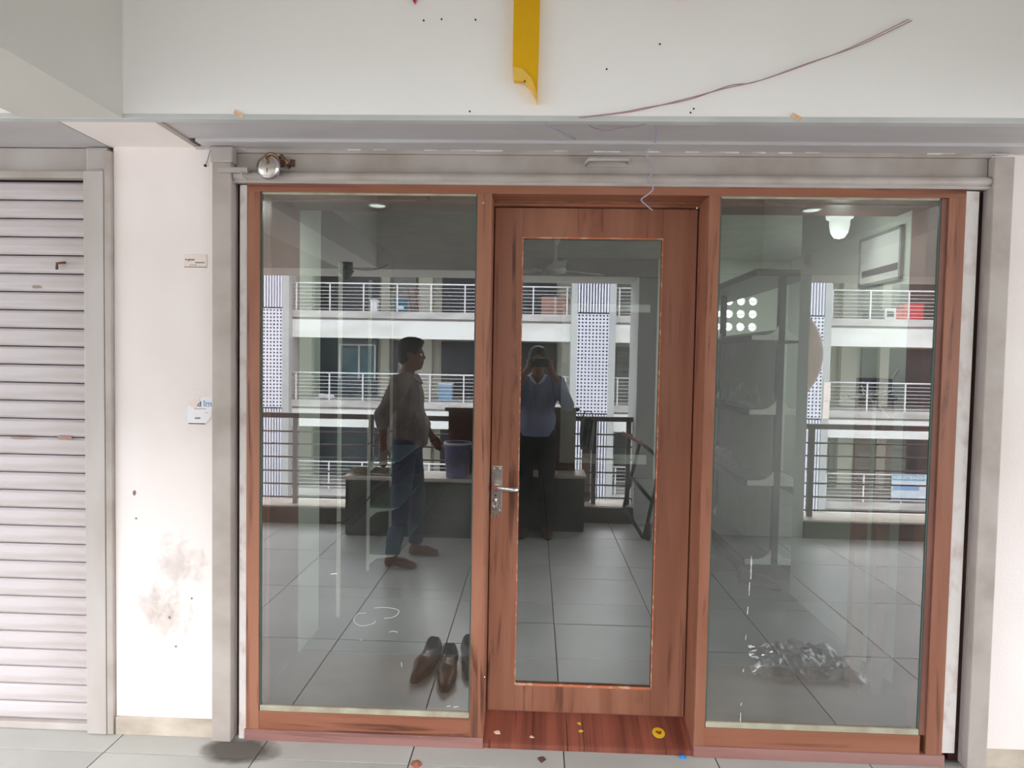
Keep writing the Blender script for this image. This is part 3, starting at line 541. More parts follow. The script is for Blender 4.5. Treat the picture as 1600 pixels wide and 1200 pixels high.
wire('two thin dark wires looping down under the soffit above the door', [
    ([(848, 184, -0.29), (857, 197, -0.28), (875, 205, -0.24), (890, 214, -0.15), (905, 221, -0.06), (922, 224, -0.03), (942, 225, -0.03), (955, 213, -0.12), (975, 201, -0.2), (1005, 185, -0.29)], WBLU, 0.0016),
    ([(912, 184, -0.29), (922, 197, -0.26), (945, 204, -0.25), (970, 200, -0.25), (985, 199, -0.27), (1015, 192, -0.28), (1022, 185, -0.29)], WDK, 0.0016)])
wire('short pale wire hanging down over the door head with a bent end', [
    ([(1022, 185, -0.29), (1026, 210, -0.2), (1022, 226, -0.06), (1012, 236, -0.04), (1013, 250, -0.038), (1020, 262, -0.04), (1018, 272, -0.045), (1012, 280, -0.045), (1018, 288, -0.04), (1020, 296, -0.04), (1012, 304, -0.04), (1002, 312, -0.04), (1010, 321, -0.04), (1020, 329, -0.04)], mat('pale_lilac_wire', (176, 168, 186), 0.5), 0.0026)])
nl = thing('nail_string', 'short string hanging from a nail at the top of the left pier', 'string')
bm = B(); tube(bm, [px(329, 233, -0.004), px(325, 248, -0.006), px(321, 259, -0.004)], 0.0012, 5); obj('string', bm, INK, nl); c = px(321, 259, -0.003); bm = B(); lathe(bm, (c[0], c[1], c[2]), [(0, -0.006), (0.005, -0.004), (0.004, 0.003)], 8, 'Y'); obj('nail_head', bm, DARK, nl)
def text(par, s, x, y, z, size, m_, rz=0, rx_=math.pi / 2, flip=False, align='CENTER', rot=0):
    cu = bpy.data.curves.new('lettering', 'FONT'); cu.body = s; cu.size = size; cu.extrude = 0.0004; cu.align_x = align; cu.align_y = 'CENTER'; cu.offset = size * 0.012
    tmp = bpy.data.objects.new('lettering', cu); COL.objects.link(tmp)
    dg = bpy.context.evaluated_depsgraph_get(); me = bpy.data.meshes.new_from_object(tmp.evaluated_get(dg)); bpy.data.objects.remove(tmp)
    me.materials.clear(); me.materials.append(m_)
    o = bpy.data.objects.new('lettering', me); COL.objects.link(o); o.parent = par; o.location = (x, y, z); o.rotation_euler = (rx_, rot, rz); return o
# small business card on the pier
s1 = thing('wall_sticker', 'small cream card with faint print stuck high on the left pier', 'sticker')
a = px(288, 397, -0.002); b = px(323, 418, -0.002)
bm = B(); box(bm, a[0], b[0], -0.0022, -0.0004, b[2], a[2], 0.0004); obj('card', bm, PINKP, s1)
bxo('printed_line', INK, s1, a[0], b[0], -0.0028, -0.0021, b[2], b[2] + 0.0025)
text(s1, 'w.gmor', (a[0] + b[0]) / 2 - 0.022, -0.0024, a[2] - 0.021, 0.013, INK); text(s1, 'mmmmm', (a[0] + b[0]) / 2 + 0.018, -0.0024, a[2] - 0.032, 0.010, INK); text(s1, 'a  s  n', (a[0] + b[0]) / 2 - 0.010, -0.0024, b[2] + 0.010, 0.010, INK)
s2 = thing('wall_sticker', 'torn white sticker with blue upside down lettering lower on the left pier', 'sticker')
P = [px(u, v, 0) for u, v in ((294, 634), (303, 626), (312, 621), (333, 619), (332, 636), (330, 652), (322, 662), (294, 663), (293, 645))]
bm = B(); prism(bm, [(p[0], p[2]) for p in P], -0.0022, -0.0004); obj('sticker_sheet', bm, PAPER, s2)
P2 = [px(u, v, 0) for u, v in ((293, 631), (303, 624), (313, 620), (312, 630), (306, 637), (300, 636))]
bm = B(); prism(bm, [(p[0], p[2]) for p in P2], -0.003, -0.0021); obj('peeled_corner', bm, PINKP, s2)
c = px(325, 631, 0); text(s2, 'lm', c[0], -0.0026, c[2], 0.036, INKB); c = px(311, 631.5, 0); text(s2, '.d', c[0], -0.0026, c[2], 0.030, INKN)
c = px(313, 638.5, 0); text(s2, 'Accepted here', c[0], -0.0026, c[2], 0.008, mat('pink_ink', (206, 170, 190), 0.7)); c = px(313, 653, 0); text(s2, 'uoin', c[0] - 0.01, -0.0026, c[2], 0.013, INKN); c = px(323, 644, 0); text(s2, '- -', c[0], -0.0026, c[2], 0.013, INK)
a = px(295, 662, 0); b = px(321, 662, 0); bxo('printed_line', INKN, s2, a[0], b[0], -0.0028, -0.0021, a[2] - 0.001, a[2] + 0.003)
# round floor sticker, petals, litter on the threshold and floor
def fpt(u, v, z=0.0):
    d = ray(u, v)
    if z > 0.02:                            # on the sloping threshold
        k = (0.0242 + 0.322 * -DC - EYE) / (d[2] - 0.322 * d[1]); return (d[0] * k, -DC + d[1] * k, EYE + d[2] * k)
    k = (z - EYE) / d[2]; return (d[0] * k, -DC + d[1] * k, z)
c = fpt(1029, 1145, 0.0225); rsx = thing('round_sticker', 'round yellow sticker with a red mark on the threshold', 'sticker', c); rsx.rotation_euler = (0.311, 0, 0)
bm = B(); lathe(bm, (0, 0, 0), [(0, 0.0012), (0.024, 0.0012), (0.0255, 0.0)], 24); obj('disc', bm, mat('yellow_sticker', (216, 184, 40), 0.4, var=0.02), rsx)
bm = B()
for x, y, sx_, sy_ in ((-0.006, 0.003, 0.006, 0.003), (0.005, 0.0, 0.007, 0.004), (0.0, -0.005, 0.004, 0.003), (0.009, 0.006, 0.003, 0.002)): lathe(bm, (x, y, 0.0012), [(0, 0.0006), (sx_, 0.0006), (sx_, 0)], 8)
obj('printed_mark', bm, mat('red_print', (166, 60, 40), 0.5), rsx)
def scrap(name, label, cat, u, v, m_, size, z=0.0, group=None):
    c = fpt(u, v, z); bm = B(); n = 8
    top_ = [bm.verts.new((size * (0.5 + 0.6 * rng.random()) * math.cos(t), size * (0.5 + 0.6 * rng.random()) * math.sin(t), 0.001 + 0.3 * size * rng.random())) for t in [2 * math.pi * k / n for k in range(n)]]
    ct = bm.verts.new((0, 0, size * 0.45)); bt = [bm.verts.new((q.co.x, q.co.y, 0)) for q in top_]
    for k in range(n): bm.faces.new((ct, top_[k], top_[(k + 1) % n])); bm.faces.new((top_[k], bt[k], bt[(k + 1) % n], top_[(k + 1) % n]))
    bm.faces.new(bt[::-1]); o = obj(name, bm, m_, None, loc=c); tag(o, label, cat, group)
YP = mat('yellow_petal', (206, 172, 60), 0.6); WP = mat('white_petal', (226, 196, 176), 0.6)
scrap('flower_petal', 'yellow petal on the threshold, the one nearer the door', 'petal', 905, 1131, YP, 0.012, 0.022)
scrap('flower_petal', 'yellow petal on the threshold, the one nearer the corridor', 'petal', 907, 1143, YP, 0.012, 0.022)
scrap('paper_scrap', 'pale scrap at the left end of the threshold', 'litter', 777, 1145, WP, 0.018, 0.022)
scrap('paper_scrap', 'small round white scrap left of centre on the threshold', 'litter', 831, 1152, WP, 0.010, 0.022)
scrap('dry_leaf', 'dark curled leaf on the corridor tiles below the door', 'leaf', 846, 1187, mat('dry_leaf_brown', (96, 66, 58), 0.7), 0.020)
scrap('plastic_scrap', 'bright blue scrap on the corridor tiles below the round sticker', 'litter', 1066, 1184, mat('bright_blue_plastic', (60, 150, 226), 0.4), 0.018)
scrap('brick_chip', 'orange brick chip on the corridor tiles below the left window', 'stone', 651, 1195, mat('orange_brick', (170, 108, 90), 0.9), 0.026)
st = obj('floor_stain', B(), STAIN); bpy.data.objects.remove(st)
bm = B(); vs = [bm.verts.new(v) for v in ((-0.3, -0.2, 0), (0.3, -0.2, 0), (0.3, 0.2, 0), (-0.3, 0.2, 0))]; bm.faces.new(vs)
st = obj('stain', bm, STAIN, fl); c = fpt(372, 1172, 0.0008); st.location = c

# ================================================================ RAILING OF OUR CORRIDOR
def our_rail(x0, x1, posts, label, thick=()):
    t = thing('railing', label, 'railing')
    bxo('top_rail', RAILD, t, x0, x1, -3.475, -3.425, 0.965, 1.012, 0.004)
    for z in (0.836, 0.718, 0.594, 0.463, 0.338, 0.213): tbo('bar', RAILD, t, [(x0, -3.45, z), (x1, -3.45, z)], 0.008, 8)
    for x in posts: bxo('post', RAILG if x in thick else RAILD, t, x - 0.022, x + 0.022, -3.47, -3.43, 0.155, 0.97, 0.003)
our_rail(-4.5, 0.97, (-4.4, -3.4, -2.24, -1.52, -0.4, 0.60, 0.93), 'dark metal corridor railing left of the wide pillar', (-2.24,))
our_rail(2.44, 5.5, (2.56, 4.0, 5.4), 'dark metal corridor railing right of the wide pillar')

for x, lab in ((-4.44, 'dark metal railing closing the left end of the corridor'), (5.44, 'dark metal railing closing the right end of the corridor')):
    t = thing('railing', lab, 'railing')
    bxo('top_rail', RAILD, t, x - 0.025, x + 0.025, -3.42, 0.0, 0.965, 1.012, 0.004)
    for z in (0.836, 0.718, 0.594, 0.463, 0.338, 0.213): tbo('bar', RAILD, t, [(x, -3.42, z), (x, 0.0, z)], 0.008, 8)
    for y in (-2.3, -1.2, -0.1): bxo('post', RAILD, t, x - 0.02, x + 0.02, y - 0.022, y + 0.022, 0.155, 0.97, 0.003)
# ================================================================ THINGS IN THE CORRIDOR
bn = thing('stone_bench', 'dark green granite bench with a pale stone top by the railing', 'bench')
bxo('front_slab', GRAN, bn, -1.62, 0.475, -3.0, -2.97, 0.0, 0.485, 0.003); bxo('end_slab', GRAN, bn, 0.445, 0.475, -3.28, -2.97, 0.0, 0.485, 0.003)
bxo('end_slab', GRAN, bn, -1.62, -1.59, -3.28, -2.97, 0.0, 0.485, 0.003); bxo('top_slab', GRANT, bn, -1.64, 0.49, -3.29, -2.955, 0.485, 0.515, 0.004); bxo('plinth', GRAN, bn, -1.60, 0.46, -2.975, -2.955, 0.0, 0.09, 0.002)
cb = thing('wooden_cabinet', 'dark brown wooden cabinet standing on the stone bench', 'cabinet')
bxo('carcass', WD, cb, -0.76, 0.40, -3.29, -3.20, 0.516, 1.08, 0.004); bxo('top_board', WD, cb, -0.79, 0.43, -3.295, -3.17, 1.08, 1.115, 0.005)
for x in (-0.74, -0.17): bxo('door_panel', WD, cb, x, x + 0.55, -3.20, -3.188, 0.56, 1.04, 0.006); tbo('knob', BRASS, cb, [(x + 0.5, -3.188, 0.8), (x + 0.5, -3.165, 0.8)], 0.010, 10)
bk = thing('bucket', 'lilac plastic paint bucket on the stone bench', 'bucket', (-0.655, -3.045, 0.515))
bm = B(); lathe(bm, (0, 0, 0), [(0, 0.001), (0.095, 0.001), (0.098, 0.01), (0.118, 0.27), (0.121, 0.27), (0.121, 0.30), (0.114, 0.30), (0.094, 0.02), (0, 0.02)], 28); obj('tub', bm, mat('lilac_plastic', (112, 106, 150), 0.5, scale=(8, 8, 8), col2=(84, 78, 104)), bk, True)
bm = B(); lathe(bm, (0, 0, 0), [(0.112, 0.292), (0.123, 0.292), (0.124, 0.304), (0.118, 0.31), (0.110, 0.304)], 28); obj('rim', bm, mat('white_rim', (206, 196, 204), 0.5), bk, True)
bm = B(); tube(bm, [(0.122 * math.cos(t), 0.126 * math.sin(t) * 0.9, 0.285 - 0.12 * abs(math.sin(t))) for t in [-math.pi * k / 14 for k in range(15)]], 0.003, 6); obj('handle', bm, STEEL, bk, True)
br = thing('straw_broom', 'bundle of dry broom straw lying on the left end of the stone bench', 'broom', (-1.42, -3.08, 0.52)); bm = B()
for k in range(150):
    y = (rng.random() - .5) * 0.14; z = rng.random() * 0.045; x0 = -0.19 + 0.1 * rng.random(); fan = (rng.random() - .5) * 0.12
    tube(bm, [(x0, y, 0.006 + z), (x0 + 0.15, y * 0.6, 0.012 + z), (x0 + 0.33 + 0.08 * rng.random(), y * 0.3 + fan, 0.008 + z * 0.7)], 0.0022, 3, False)
obj('bristles', bm, mat('dry_straw', (176, 168, 146), 0.9, scale=(40, 40, 40), col2=(112, 104, 86)), br)['kind'] = 'stuff'
bm = B(); tube(bm, [(-0.02, -0.06, 0.03), (-0.02, 0.0, 0.062), (-0.02, 0.06, 0.03)], 0.006, 6); obj('binding', bm, mat('broom_cord', (110, 96, 80), 0.8), br)
np_ = thing('folded_newspaper', 'small folded white newspaper on the right half of the stone bench', 'newspaper', (0.20, -3.04, 0.516)); bxo('sheets', PAPER, np_, -0.035, 0.035, -0.045, 0.045, 0, 0.015, 0.003)
pw = thing('tan_plank', 'tan wooden plank standing behind the railing at the bench end', 'plank'); bxo('board', mat('tan_plywood', (190, 154, 118), 0.7, scale=(6, 6, 1), col2=(164, 126, 94)), pw, 0.485, 0.575, -3.52, -3.50, 0.16, 0.99, 0.002); bxo('batten', WD, pw, 0.485, 0.575, -3.5, -3.485, 0.2, 0.26)
hb = thing('carry_bag', 'grey bag with dark folded umbrellas hanging on the railing beside the cabinet', 'bag')
c = rx(917, 678, -3.36, 0.15); f_ = None
bm = B(); crv = [(-0.06, -0.17), (0.06, -0.18), (0.075, 0.0), (0.065, 0.16), (-0.05, 0.17), (-0.07, 0.02)]
prism(bm, [(c[0] + x, c[2] + z) for x, z in crv], -3.39, -3.33); bmesh.ops.bevel(bm, geom=bm.edges[:], offset=0.02, segments=2, affect='EDGES'); obj('bag_body', bm, mat('grey_green_bag', (120, 128, 124), 0.5, scale=(9, 9, 9), col2=(80, 88, 86), bump=0.5, bscale=25), hb, True)
for dx, dz in ((-0.03, 0.0), (0.0, 0.02), (0.03, -0.01)): tbo('umbrella', mat('black_umbrella_cloth', (26, 30, 32), 0.7), hb, [(c[0] + dx - 0.02, -3.318, c[2] - 0.13 + dz), (c[0] + dx + 0.02, -3.318, c[2] + 0.15 + dz)], [0.007, 0.014])
tbo('strap', BLK, hb, spline([(c[0] - 0.05, -3.36, c[2] + 0.15), (c[0] - 0.02, -3.385, c[2] + 0.21), (c[0] + 0.04, -3.385, c[2] + 0.21), (c[0] + 0.05, -3.36, c[2] + 0.15)], 5), 0.005, 6)
# leaning trestle cart in front of the pillar
ct_ = thing('hand_cart', 'dark metal hand cart with a wooden bar and one wheel against the pillar', 'cart')
Q = lambda u, v, Y: rx(u, v, Y, 0.15)
for a, b in (((1000, 690, -3.2), (975, 792, -3.2)), ((1034, 720, -2.8), (1006, 842, -2.8)), ((975, 792, -3.2), (1006, 842, -2.8)), ((1000, 690, -3.2), (1034, 720, -2.8)), ((986, 745, -3.2), (1018, 782, -2.8))):
    tbo('frame_bar', mat('black_cart_paint', (44, 40, 42), 0.5), ct_, [Q(*a), Q(*b)], 0.017, 8)
tbo('wooden_bar', mat('pale_bar_wood', (176, 140, 116), 0.7), ct_, [Q(972, 676, -3.15), Q(1010, 697, -3.1)], 0.016, 8)
wc = Q(1012, 853, -2.75); bm = B(); Mx = Matrix.Translation((wc[0], wc[1], 0.082)) @ Matrix.Rotation(math.pi / 2, 4, 'Y')
bm2 = B(); lathe(bm2, (0, 0, 0), [(0.02, -0.02), (0.06, -0.02), (0.078, -0.014), (0.082, 0), (0.078, 0.014), (0.06, 0.02), (0.02, 0.02), (0.02, -0.02)], 24); bmesh.ops.transform(bm2, matrix=Mx, verts=bm2.verts); obj('wheel', bm2, mat('dark_red_rubber', (74, 42, 40), 0.7), ct_, True)
tbo('fork', mat('black_cart_paint', (44, 40, 42), 0.5), ct_, [(wc[0], wc[1], 0.082), Q(1006, 838, -2.8)], 0.012, 8)
# round board on the pillar
dc = rx(1197, 553, -3.86); rb = thing('round_board', 'round pinkish board fixed behind the wide pillar, only its rim showing', 'board', dc)
bm = B(); lathe(bm, (0, 0, 0), [(0, 0.05), (0.51, 0.05), (0.54, 0.03), (0.545, 0.0), (0.54, -0.02), (0, -0.02)], 64, 'Y'); obj('disc', bm, mat('pinkish_board_paint', (216, 196, 184), 0.7), rb, True)
# pendant under the cross beam
lc = rx(541, 418, -3.0); ld = thing('pendant_lamp', 'dark ribbed cone lamp hanging under the corridor beam', 'lamp', (lc[0], -3.0, 2.36))
PM = mat('dark_grey_lamp_metal', (70, 78, 78), 0.4)
bm = B(); lathe(bm, (0, 0, 0), [(0, 0), (0.055, 0), (0.056, -0.03), (0.056, -0.06)], 20); obj('canopy', bm, PM, ld, True)
bm = B(); pr = [(0.056, -0.06), (0.068, -0.066)]
for k in range(5): r = 0.066 - 0.008 * k; z = -0.07 - 0.014 * k; pr += [(r, z), (r - 0.003, z - 0.006), (r - 0.001, z - 0.012)]
pr += [(0.026, -0.15), (0.0, -0.152)]; lathe(bm, (0, 0, 0), pr, 20); obj('shade', bm, PM, ld, True)
tbo('cable', PM, ld, spline([(0.05, 0, -0.045), (0.15, 0, -0.06), (0.28, 0, -0.05), (0.36, 0, -0.01)], 5), 0.004, 6)
# clear bag and the shoes left outside the shop
def crumple(bm, w_, d_, h_, n=26, seed=3):
    rg = np.random.default_rng(seed); A = rg.random((9, 9)); vs = []
    def nv(x, y):
        x = x * 8; y = y * 8; i, j = min(int(x), 7), min(int(y), 7); fx, fy = x - i, y - j
        return (A[i, j] * (1 - fx) + A[i + 1, j] * fx) * (1 - fy) + (A[i, j + 1] * (1 - fx) + A[i + 1, j + 1] * fx) * fy
    for i in range(n + 1):
        row = []
        for j in range(n + 1):
            x, y = i / n, j / n; e = min(x, 1 - x, y, 1 - y) * 5; e = min(1, e)
            row.append(bm.verts.new(((x - .5) * w_ * (1 + 0.25 * nv(y, x)), (y - .5) * d_ * (1 + 0.3 * nv(y, 1 - x)), 0.003 + h_ * e * (0.25 + nv(x, y)) * (0.6 + 0.5 * rg.random()))))
        vs.append(row)
    for i in range(n):
        for j in range(n): bm.faces.new((vs[i][j], vs[i + 1][j], vs[i + 1][j + 1], vs[i][j + 1]))
pb = thing('plastic_bag', 'crumpled clear plastic bag on the corridor floor before the right window', 'bag', (1.42, -0.82, 0.0))
bm = B(); crumple(bm, 0.42, 0.34, 0.085); obj('film', bm, BAG, pb); bm = B(); crumple(bm, 0.18, 0.1, 0.05, 12, 9); o = obj('gathered_mouth', bm, BAG, pb); o.location = (-0.2, 0.12, 0.01)

# ---------------------------------------------------------------- implicit surfaces (bodies, clothes, shoes)
class Field:
    def __init__(s, lo, hi, res):
        s.lo = np.array(lo, float); s.res = res; s.n = [int((b - a) / res) + 2 for a, b in zip(lo, hi)]
        s.D = np.full(s.n, 0.2, np.float32)
    def _blk(s, lo, hi, m):
        a = np.maximum(0, ((np.array(lo) - m - s.lo) / s.res).astype(int)); b = np.minimum(s.n, ((np.array(hi) + m - s.lo) / s.res).astype(int) + 2)
        if np.any(b <= a): return None, None
        g_ = [s.lo[i] + s.res * np.arange(a[i], b[i]) for i in range(3)]
        return tuple(slice(x, y) for x, y in zip(a, b)), np.meshgrid(*g_, indexing='ij')
    def _join(s, sl, d, k, sub=False):
        A = s.D[sl]
        if sub: d = -d; A = -A; d = -(-d)
        if sub:
            h = np.clip(0.5 + 0.5 * (A + (-d) * -1 * -1) / k, 0, 1)
        h = np.clip(0.5 + 0.5 * (A - d) / k, 0, 1); s.D[sl] = A * (1 - h) + d * h - k * h * (1 - h)
    def cap(s, a, b, ra, rb, k=0.02):
        a, b = np.array(a, float), np.array(b, float); R = max(ra, rb)
        sl, G = s._blk(np.minimum(a, b) - R, np.maximum(a, b) + R, k + 0.03)
        if sl is None: return
        ba = b - a; L2 = max(ba @ ba, 1e-9); P = [G[i] - a[i] for i in range(3)]
        h = np.clip((P[0] * ba[0] + P[1] * ba[1] + P[2] * ba[2]) / L2, 0, 1)
        d = np.sqrt(sum((P[i] - h * ba[i]) ** 2 for i in range(3))) - (ra + (rb - ra) * h); s._join(sl, d, k)
    def ell(s, c, r, k=0.02):
        c, r = np.array(c, float), np.array(r, float); sl, G = s._blk(c - r, c + r, k + 0.03)
        if sl is None: return
        q = [(G[i] - c[i]) / r[i] for i in range(3)]; k0 = np.sqrt(sum(x * x for x in q)) + 1e-6; k1 = np.sqrt(sum((x / r[i]) ** 2 for i, x in enumerate(q))) + 1e-6
        s._join(sl, k0 * (k0 - 1) / k1, k)
    def carve(s, c, r):
        c, r = np.array(c, float), np.array(r, float); sl, G = s._blk(c - r, c + r, 0.03)
        if sl is None: return
        q = [(G[i] - c[i]) / r[i] for i in range(3)]; k0 = np.sqrt(sum(x * x for x in q)) + 1e-6; k1 = np.sqrt(sum((x / r[i]) ** 2 for i, x in enumerate(q))) + 1e-6
        s.D[sl] = np.maximum(s.D[sl], -(k0 * (k0 - 1) / k1))
    def cut(s, p, nrm):                      # drop everything on the side the normal points to
        G = [s.lo[i] + s.res * np.arange(s.n[i]) for i in range(3)]; nrm = np.array(nrm, float); nrm /= np.linalg.norm(nrm)
        pl_ = ((G[0] - p[0]) * nrm[0])[:, None, None] + ((G[1] - p[1]) * nrm[1])[None, :, None] + ((G[2] - p[2]) * nrm[2])[None, None, :]
        s.D = np.maximum(s.D, pl_.astype(np.float32))
    def folds(s, amp, fx, fz, seed):
        G = [s.lo[i] + s.res * np.arange(s.n[i]) for i in range(3)]
        X, Y, Z = np.meshgrid(*G, indexing='ij'); s.D += (amp * (np.sin(X * fx + 3 * np.sin(Z * fz * 0.4 + seed)) * np.sin(Z * fz + 2 * np.sin(Y * fx * 0.5 + seed)) + 0.6 * np.sin(Y * fx * 1.3 + Z * fz * 0.7 + seed))).astype(np.float32)
    def mesh(s, name):
        D = s.D; D[0] = D[-1] = 0.05; D[:, 0] = D[:, -1] = 0.05; D[:, :, 0] = D[:, :, -1] = 0.05
        ins = D < 0; n = np.array(D.shape) - 1; acc = np.zeros(tuple(n) + (3,), np.float32); cnt = np.zeros(tuple(n), np.float32)
        off = [(i, j, k) for i in (0, 1) for j in (0, 1) for k in (0, 1)]
        def sub(a, o): return a[o[0]:o[0] + n[0], o[1]:o[1] + n[1], o[2]:o[2] + n[2]]
        for a in off:
            for ax in range(3):
                if a[ax]: continue
                b = list(a); b[ax] = 1; A, Bv = sub(D, a), sub(D, b); m = sub(ins, a) != sub(ins, b)
                t = np.where(m, A / np.where(m, A - Bv, 1), 0)
                for c in range(3): acc[..., c] += np.where(m, (t if c == ax else 0) + a[c], 0)
                cnt += m
        act = cnt > 0; idx = -np.ones(tuple(n), np.int64); idx[act] = np.arange(act.sum()); I = np.argwhere(act)
        V = (I + acc[act] / cnt[act][:, None]) * s.res + s.lo; Fs = []
        for ax in range(3):
            sh = list(D.shape); sh[ax] -= 1
            A = ins[tuple(slice(0, sh[i]) for i in range(3))]; st_ = [0, 0, 0]; st_[ax] = 1; Bv = ins[tuple(slice(st_[i], st_[i] + sh[i]) for i in range(3))]
            E = np.argwhere(A != Bv); o1, o2 = [(1, 2), (2, 0), (0, 1)][ax]
            E = E[(E[:, o1] > 0) & (E[:, o2] > 0) & (E[:, o1] < n[o1]) & (E[:, o2] < n[o2])]
            def at(d1, d2):
                e = E.copy(); e[:, o1] -= d1; e[:, o2] -= d2; return idx[e[:, 0], e[:, 1], e[:, 2]]
            q = np.stack([at(1, 1), at(0, 1), at(0, 0), at(1, 0)], 1); fl_ = ~A[E[:, 0], E[:, 1], E[:, 2]]; q[fl_] = q[fl_][:, ::-1]; Fs.append(q)
        Fq = np.concatenate(Fs); Fq = Fq[(Fq >= 0).all(1)]
        # one light smoothing pass
        for _ in range(2):
            sm = np.zeros_like(V); ct2 = np.zeros(len(V))
            for a_, b_ in ((0, 1), (1, 2), (2, 3), (3, 0)):
                np.add.at(sm, Fq[:, a_], V[Fq[:, b_]]); np.add.at(sm, Fq[:, b_], V[Fq[:, a_]]); np.add.at(ct2, Fq[:, a_], 1); np.add.at(ct2, Fq[:, b_], 1)
            V = V * 0.5 + 0.5 * sm / np.maximum(ct2, 1)[:, None]
        me = bpy.data.meshes.new(name); me.vertices.add(len(V)); me.vertices.foreach_set('co', V.astype(np.float32).ravel())
        me.loops.add(len(Fq) * 4); me.loops.foreach_set('vertex_index', Fq.ravel().astype(np.int32)); me.polygons.add(len(Fq))
        me.polygons.foreach_set('loop_start', np.arange(0, len(Fq) * 4, 4, dtype=np.int32)); me.update(calc_edges=True); me.validate(); return me

def head(f, c, turn=0.0):
    cx, cy, cz = c; ct, stn = math.cos(turn), math.sin(turn)
    def R(x, y, z): return (cx + x * ct + y * stn, cy - x * stn + y * ct, cz + z)
    f.ell(R(0, -0.012, 0.025), (0.074, 0.092, 0.088), 0.03); f.ell(R(0, 0.018, -0.035), (0.060, 0.070, 0.075), 0.03)
    f.ell(R(0, 0.052, -0.088), (0.032, 0.030, 0.026), 0.025); f.ell(R(0, 0.080, 0.018), (0.048, 0.012, 0.010), 0.012)
    for s in (-1, 1):
        f.carve(R(s * 0.031, 0.097, 0.0), (0.017, 0.013, 0.011)); f.ell(R(s * 0.042, 0.062, -0.025), (0.020, 0.020, 0.016), 0.015)
        f.ell(R(s * 0.076, -0.005, -0.005), (0.009, 0.018, 0.031), 0.008)
    f.cap(R(0, 0.083, 0.008), R(0, 0.097, -0.024), 0.008, 0.011, 0.010); f.ell(R(-0.012, 0.092, -0.028), (0.009, 0.010, 0.007), 0.006); f.ell(R(0.012, 0.092, -0.028), (0.009, 0.010, 0.007), 0.006)
    f.ell(R(0, 0.085, -0.052), (0.024, 0.011, 0.005), 0.005); f.ell(R(0, 0.083, -0.062), (0.021, 0.011, 0.006), 0.005)
    return R
def hairdo(c, turn, name, par, full=1.0):
    f = Field((c[0] - .13, c[1] - .15, c[2] - .12), (c[0] + .13, c[1] + .15, c[2] + .17), 0.005)
    ct, stn = math.cos(turn), math.sin(turn)
    R = lambda x, y, z: (c[0] + x * ct + y * stn, c[1] - x * stn + y * ct, c[2] + z)
    f.ell(R(0, -0.020, 0.035), (0.085, 0.102, 0.098), 0.02); f.ell(R(0, 0.035, 0.095), (0.062, 0.055, 0.030), 0.03); f.ell(R(0, -0.050, -0.01), (0.072, 0.062, 0.075), 0.02)
    f.carve(R(0, 0.105, -0.035), (0.085, 0.085, 0.100)); f.carve(R(0.085, 0.02, -0.03), (0.03, 0.045, 0.05)); f.carve(R(-0.085, 0.02, -0.03), (0.03, 0.045, 0.05))
    f.cut(R(0, 0, -0.065), (0, 0.2, -1)); f.folds(0.0025, 180, 60, 1.0); return mobj(name, f.mesh(name), HAIR, par, True)
def eyes(R, par):
    for s in (-1, 1):
        bm = B(); bmesh.ops.create_uvsphere(bm, u_segments=14, v_segments=10, radius=0.0115, matrix=Matrix.Translation(R(s * 0.031, 0.076, 0.0))); e = obj('eyeball', bm, EYEW, par, True)
        bm = B(); bmesh.ops.create_uvsphere(bm, u_segments=10, v_segments=8, radius=0.0055, matrix=Matrix.Translation(R(s * 0.031, 0.0835, 0.0))); obj('iris', bm, BLK, e, True)
def foot(f, h, t, w_=0.034):                # heel and toe points
    h, t = np.array(h, float), np.array(t, float); m = h * .45 + t * .55
    f.ell((h[0], h[1], 0.035), (0.032, 0.036, 0.036), 0.02); f.cap((h[0], h[1], 0.05), (m[0], m[1], 0.038), 0.032, 0.034, 0.02); f.cap((m[0], m[1], 0.032), (t[0] * .8 + m[0] * .2, t[1] * .8 + m[1] * .2, 0.022), 0.036, 0.026, 0.02)
    d = (t - h)[:2]; d = d / np.linalg.norm(d); nx = np.array([d[1], -d[0]])
    for k, (o_, ln) in enumerate(((-0.026, 0.0), (-0.009, 0.008), (0.006, 0.004), (0.019, -0.004), (0.030, -0.014))):
        b = np.array([t[0], t[1]]) + nx * o_ * (1 if h[0] <= t[0] else -1); e = b + d * ln; s_ = b - d * 0.04
        f.cap((s_[0], s_[1], 0.018), (e[0], e[1], 0.011), 0.012, 0.012 if k == 0 else 0.0085, 0.006)

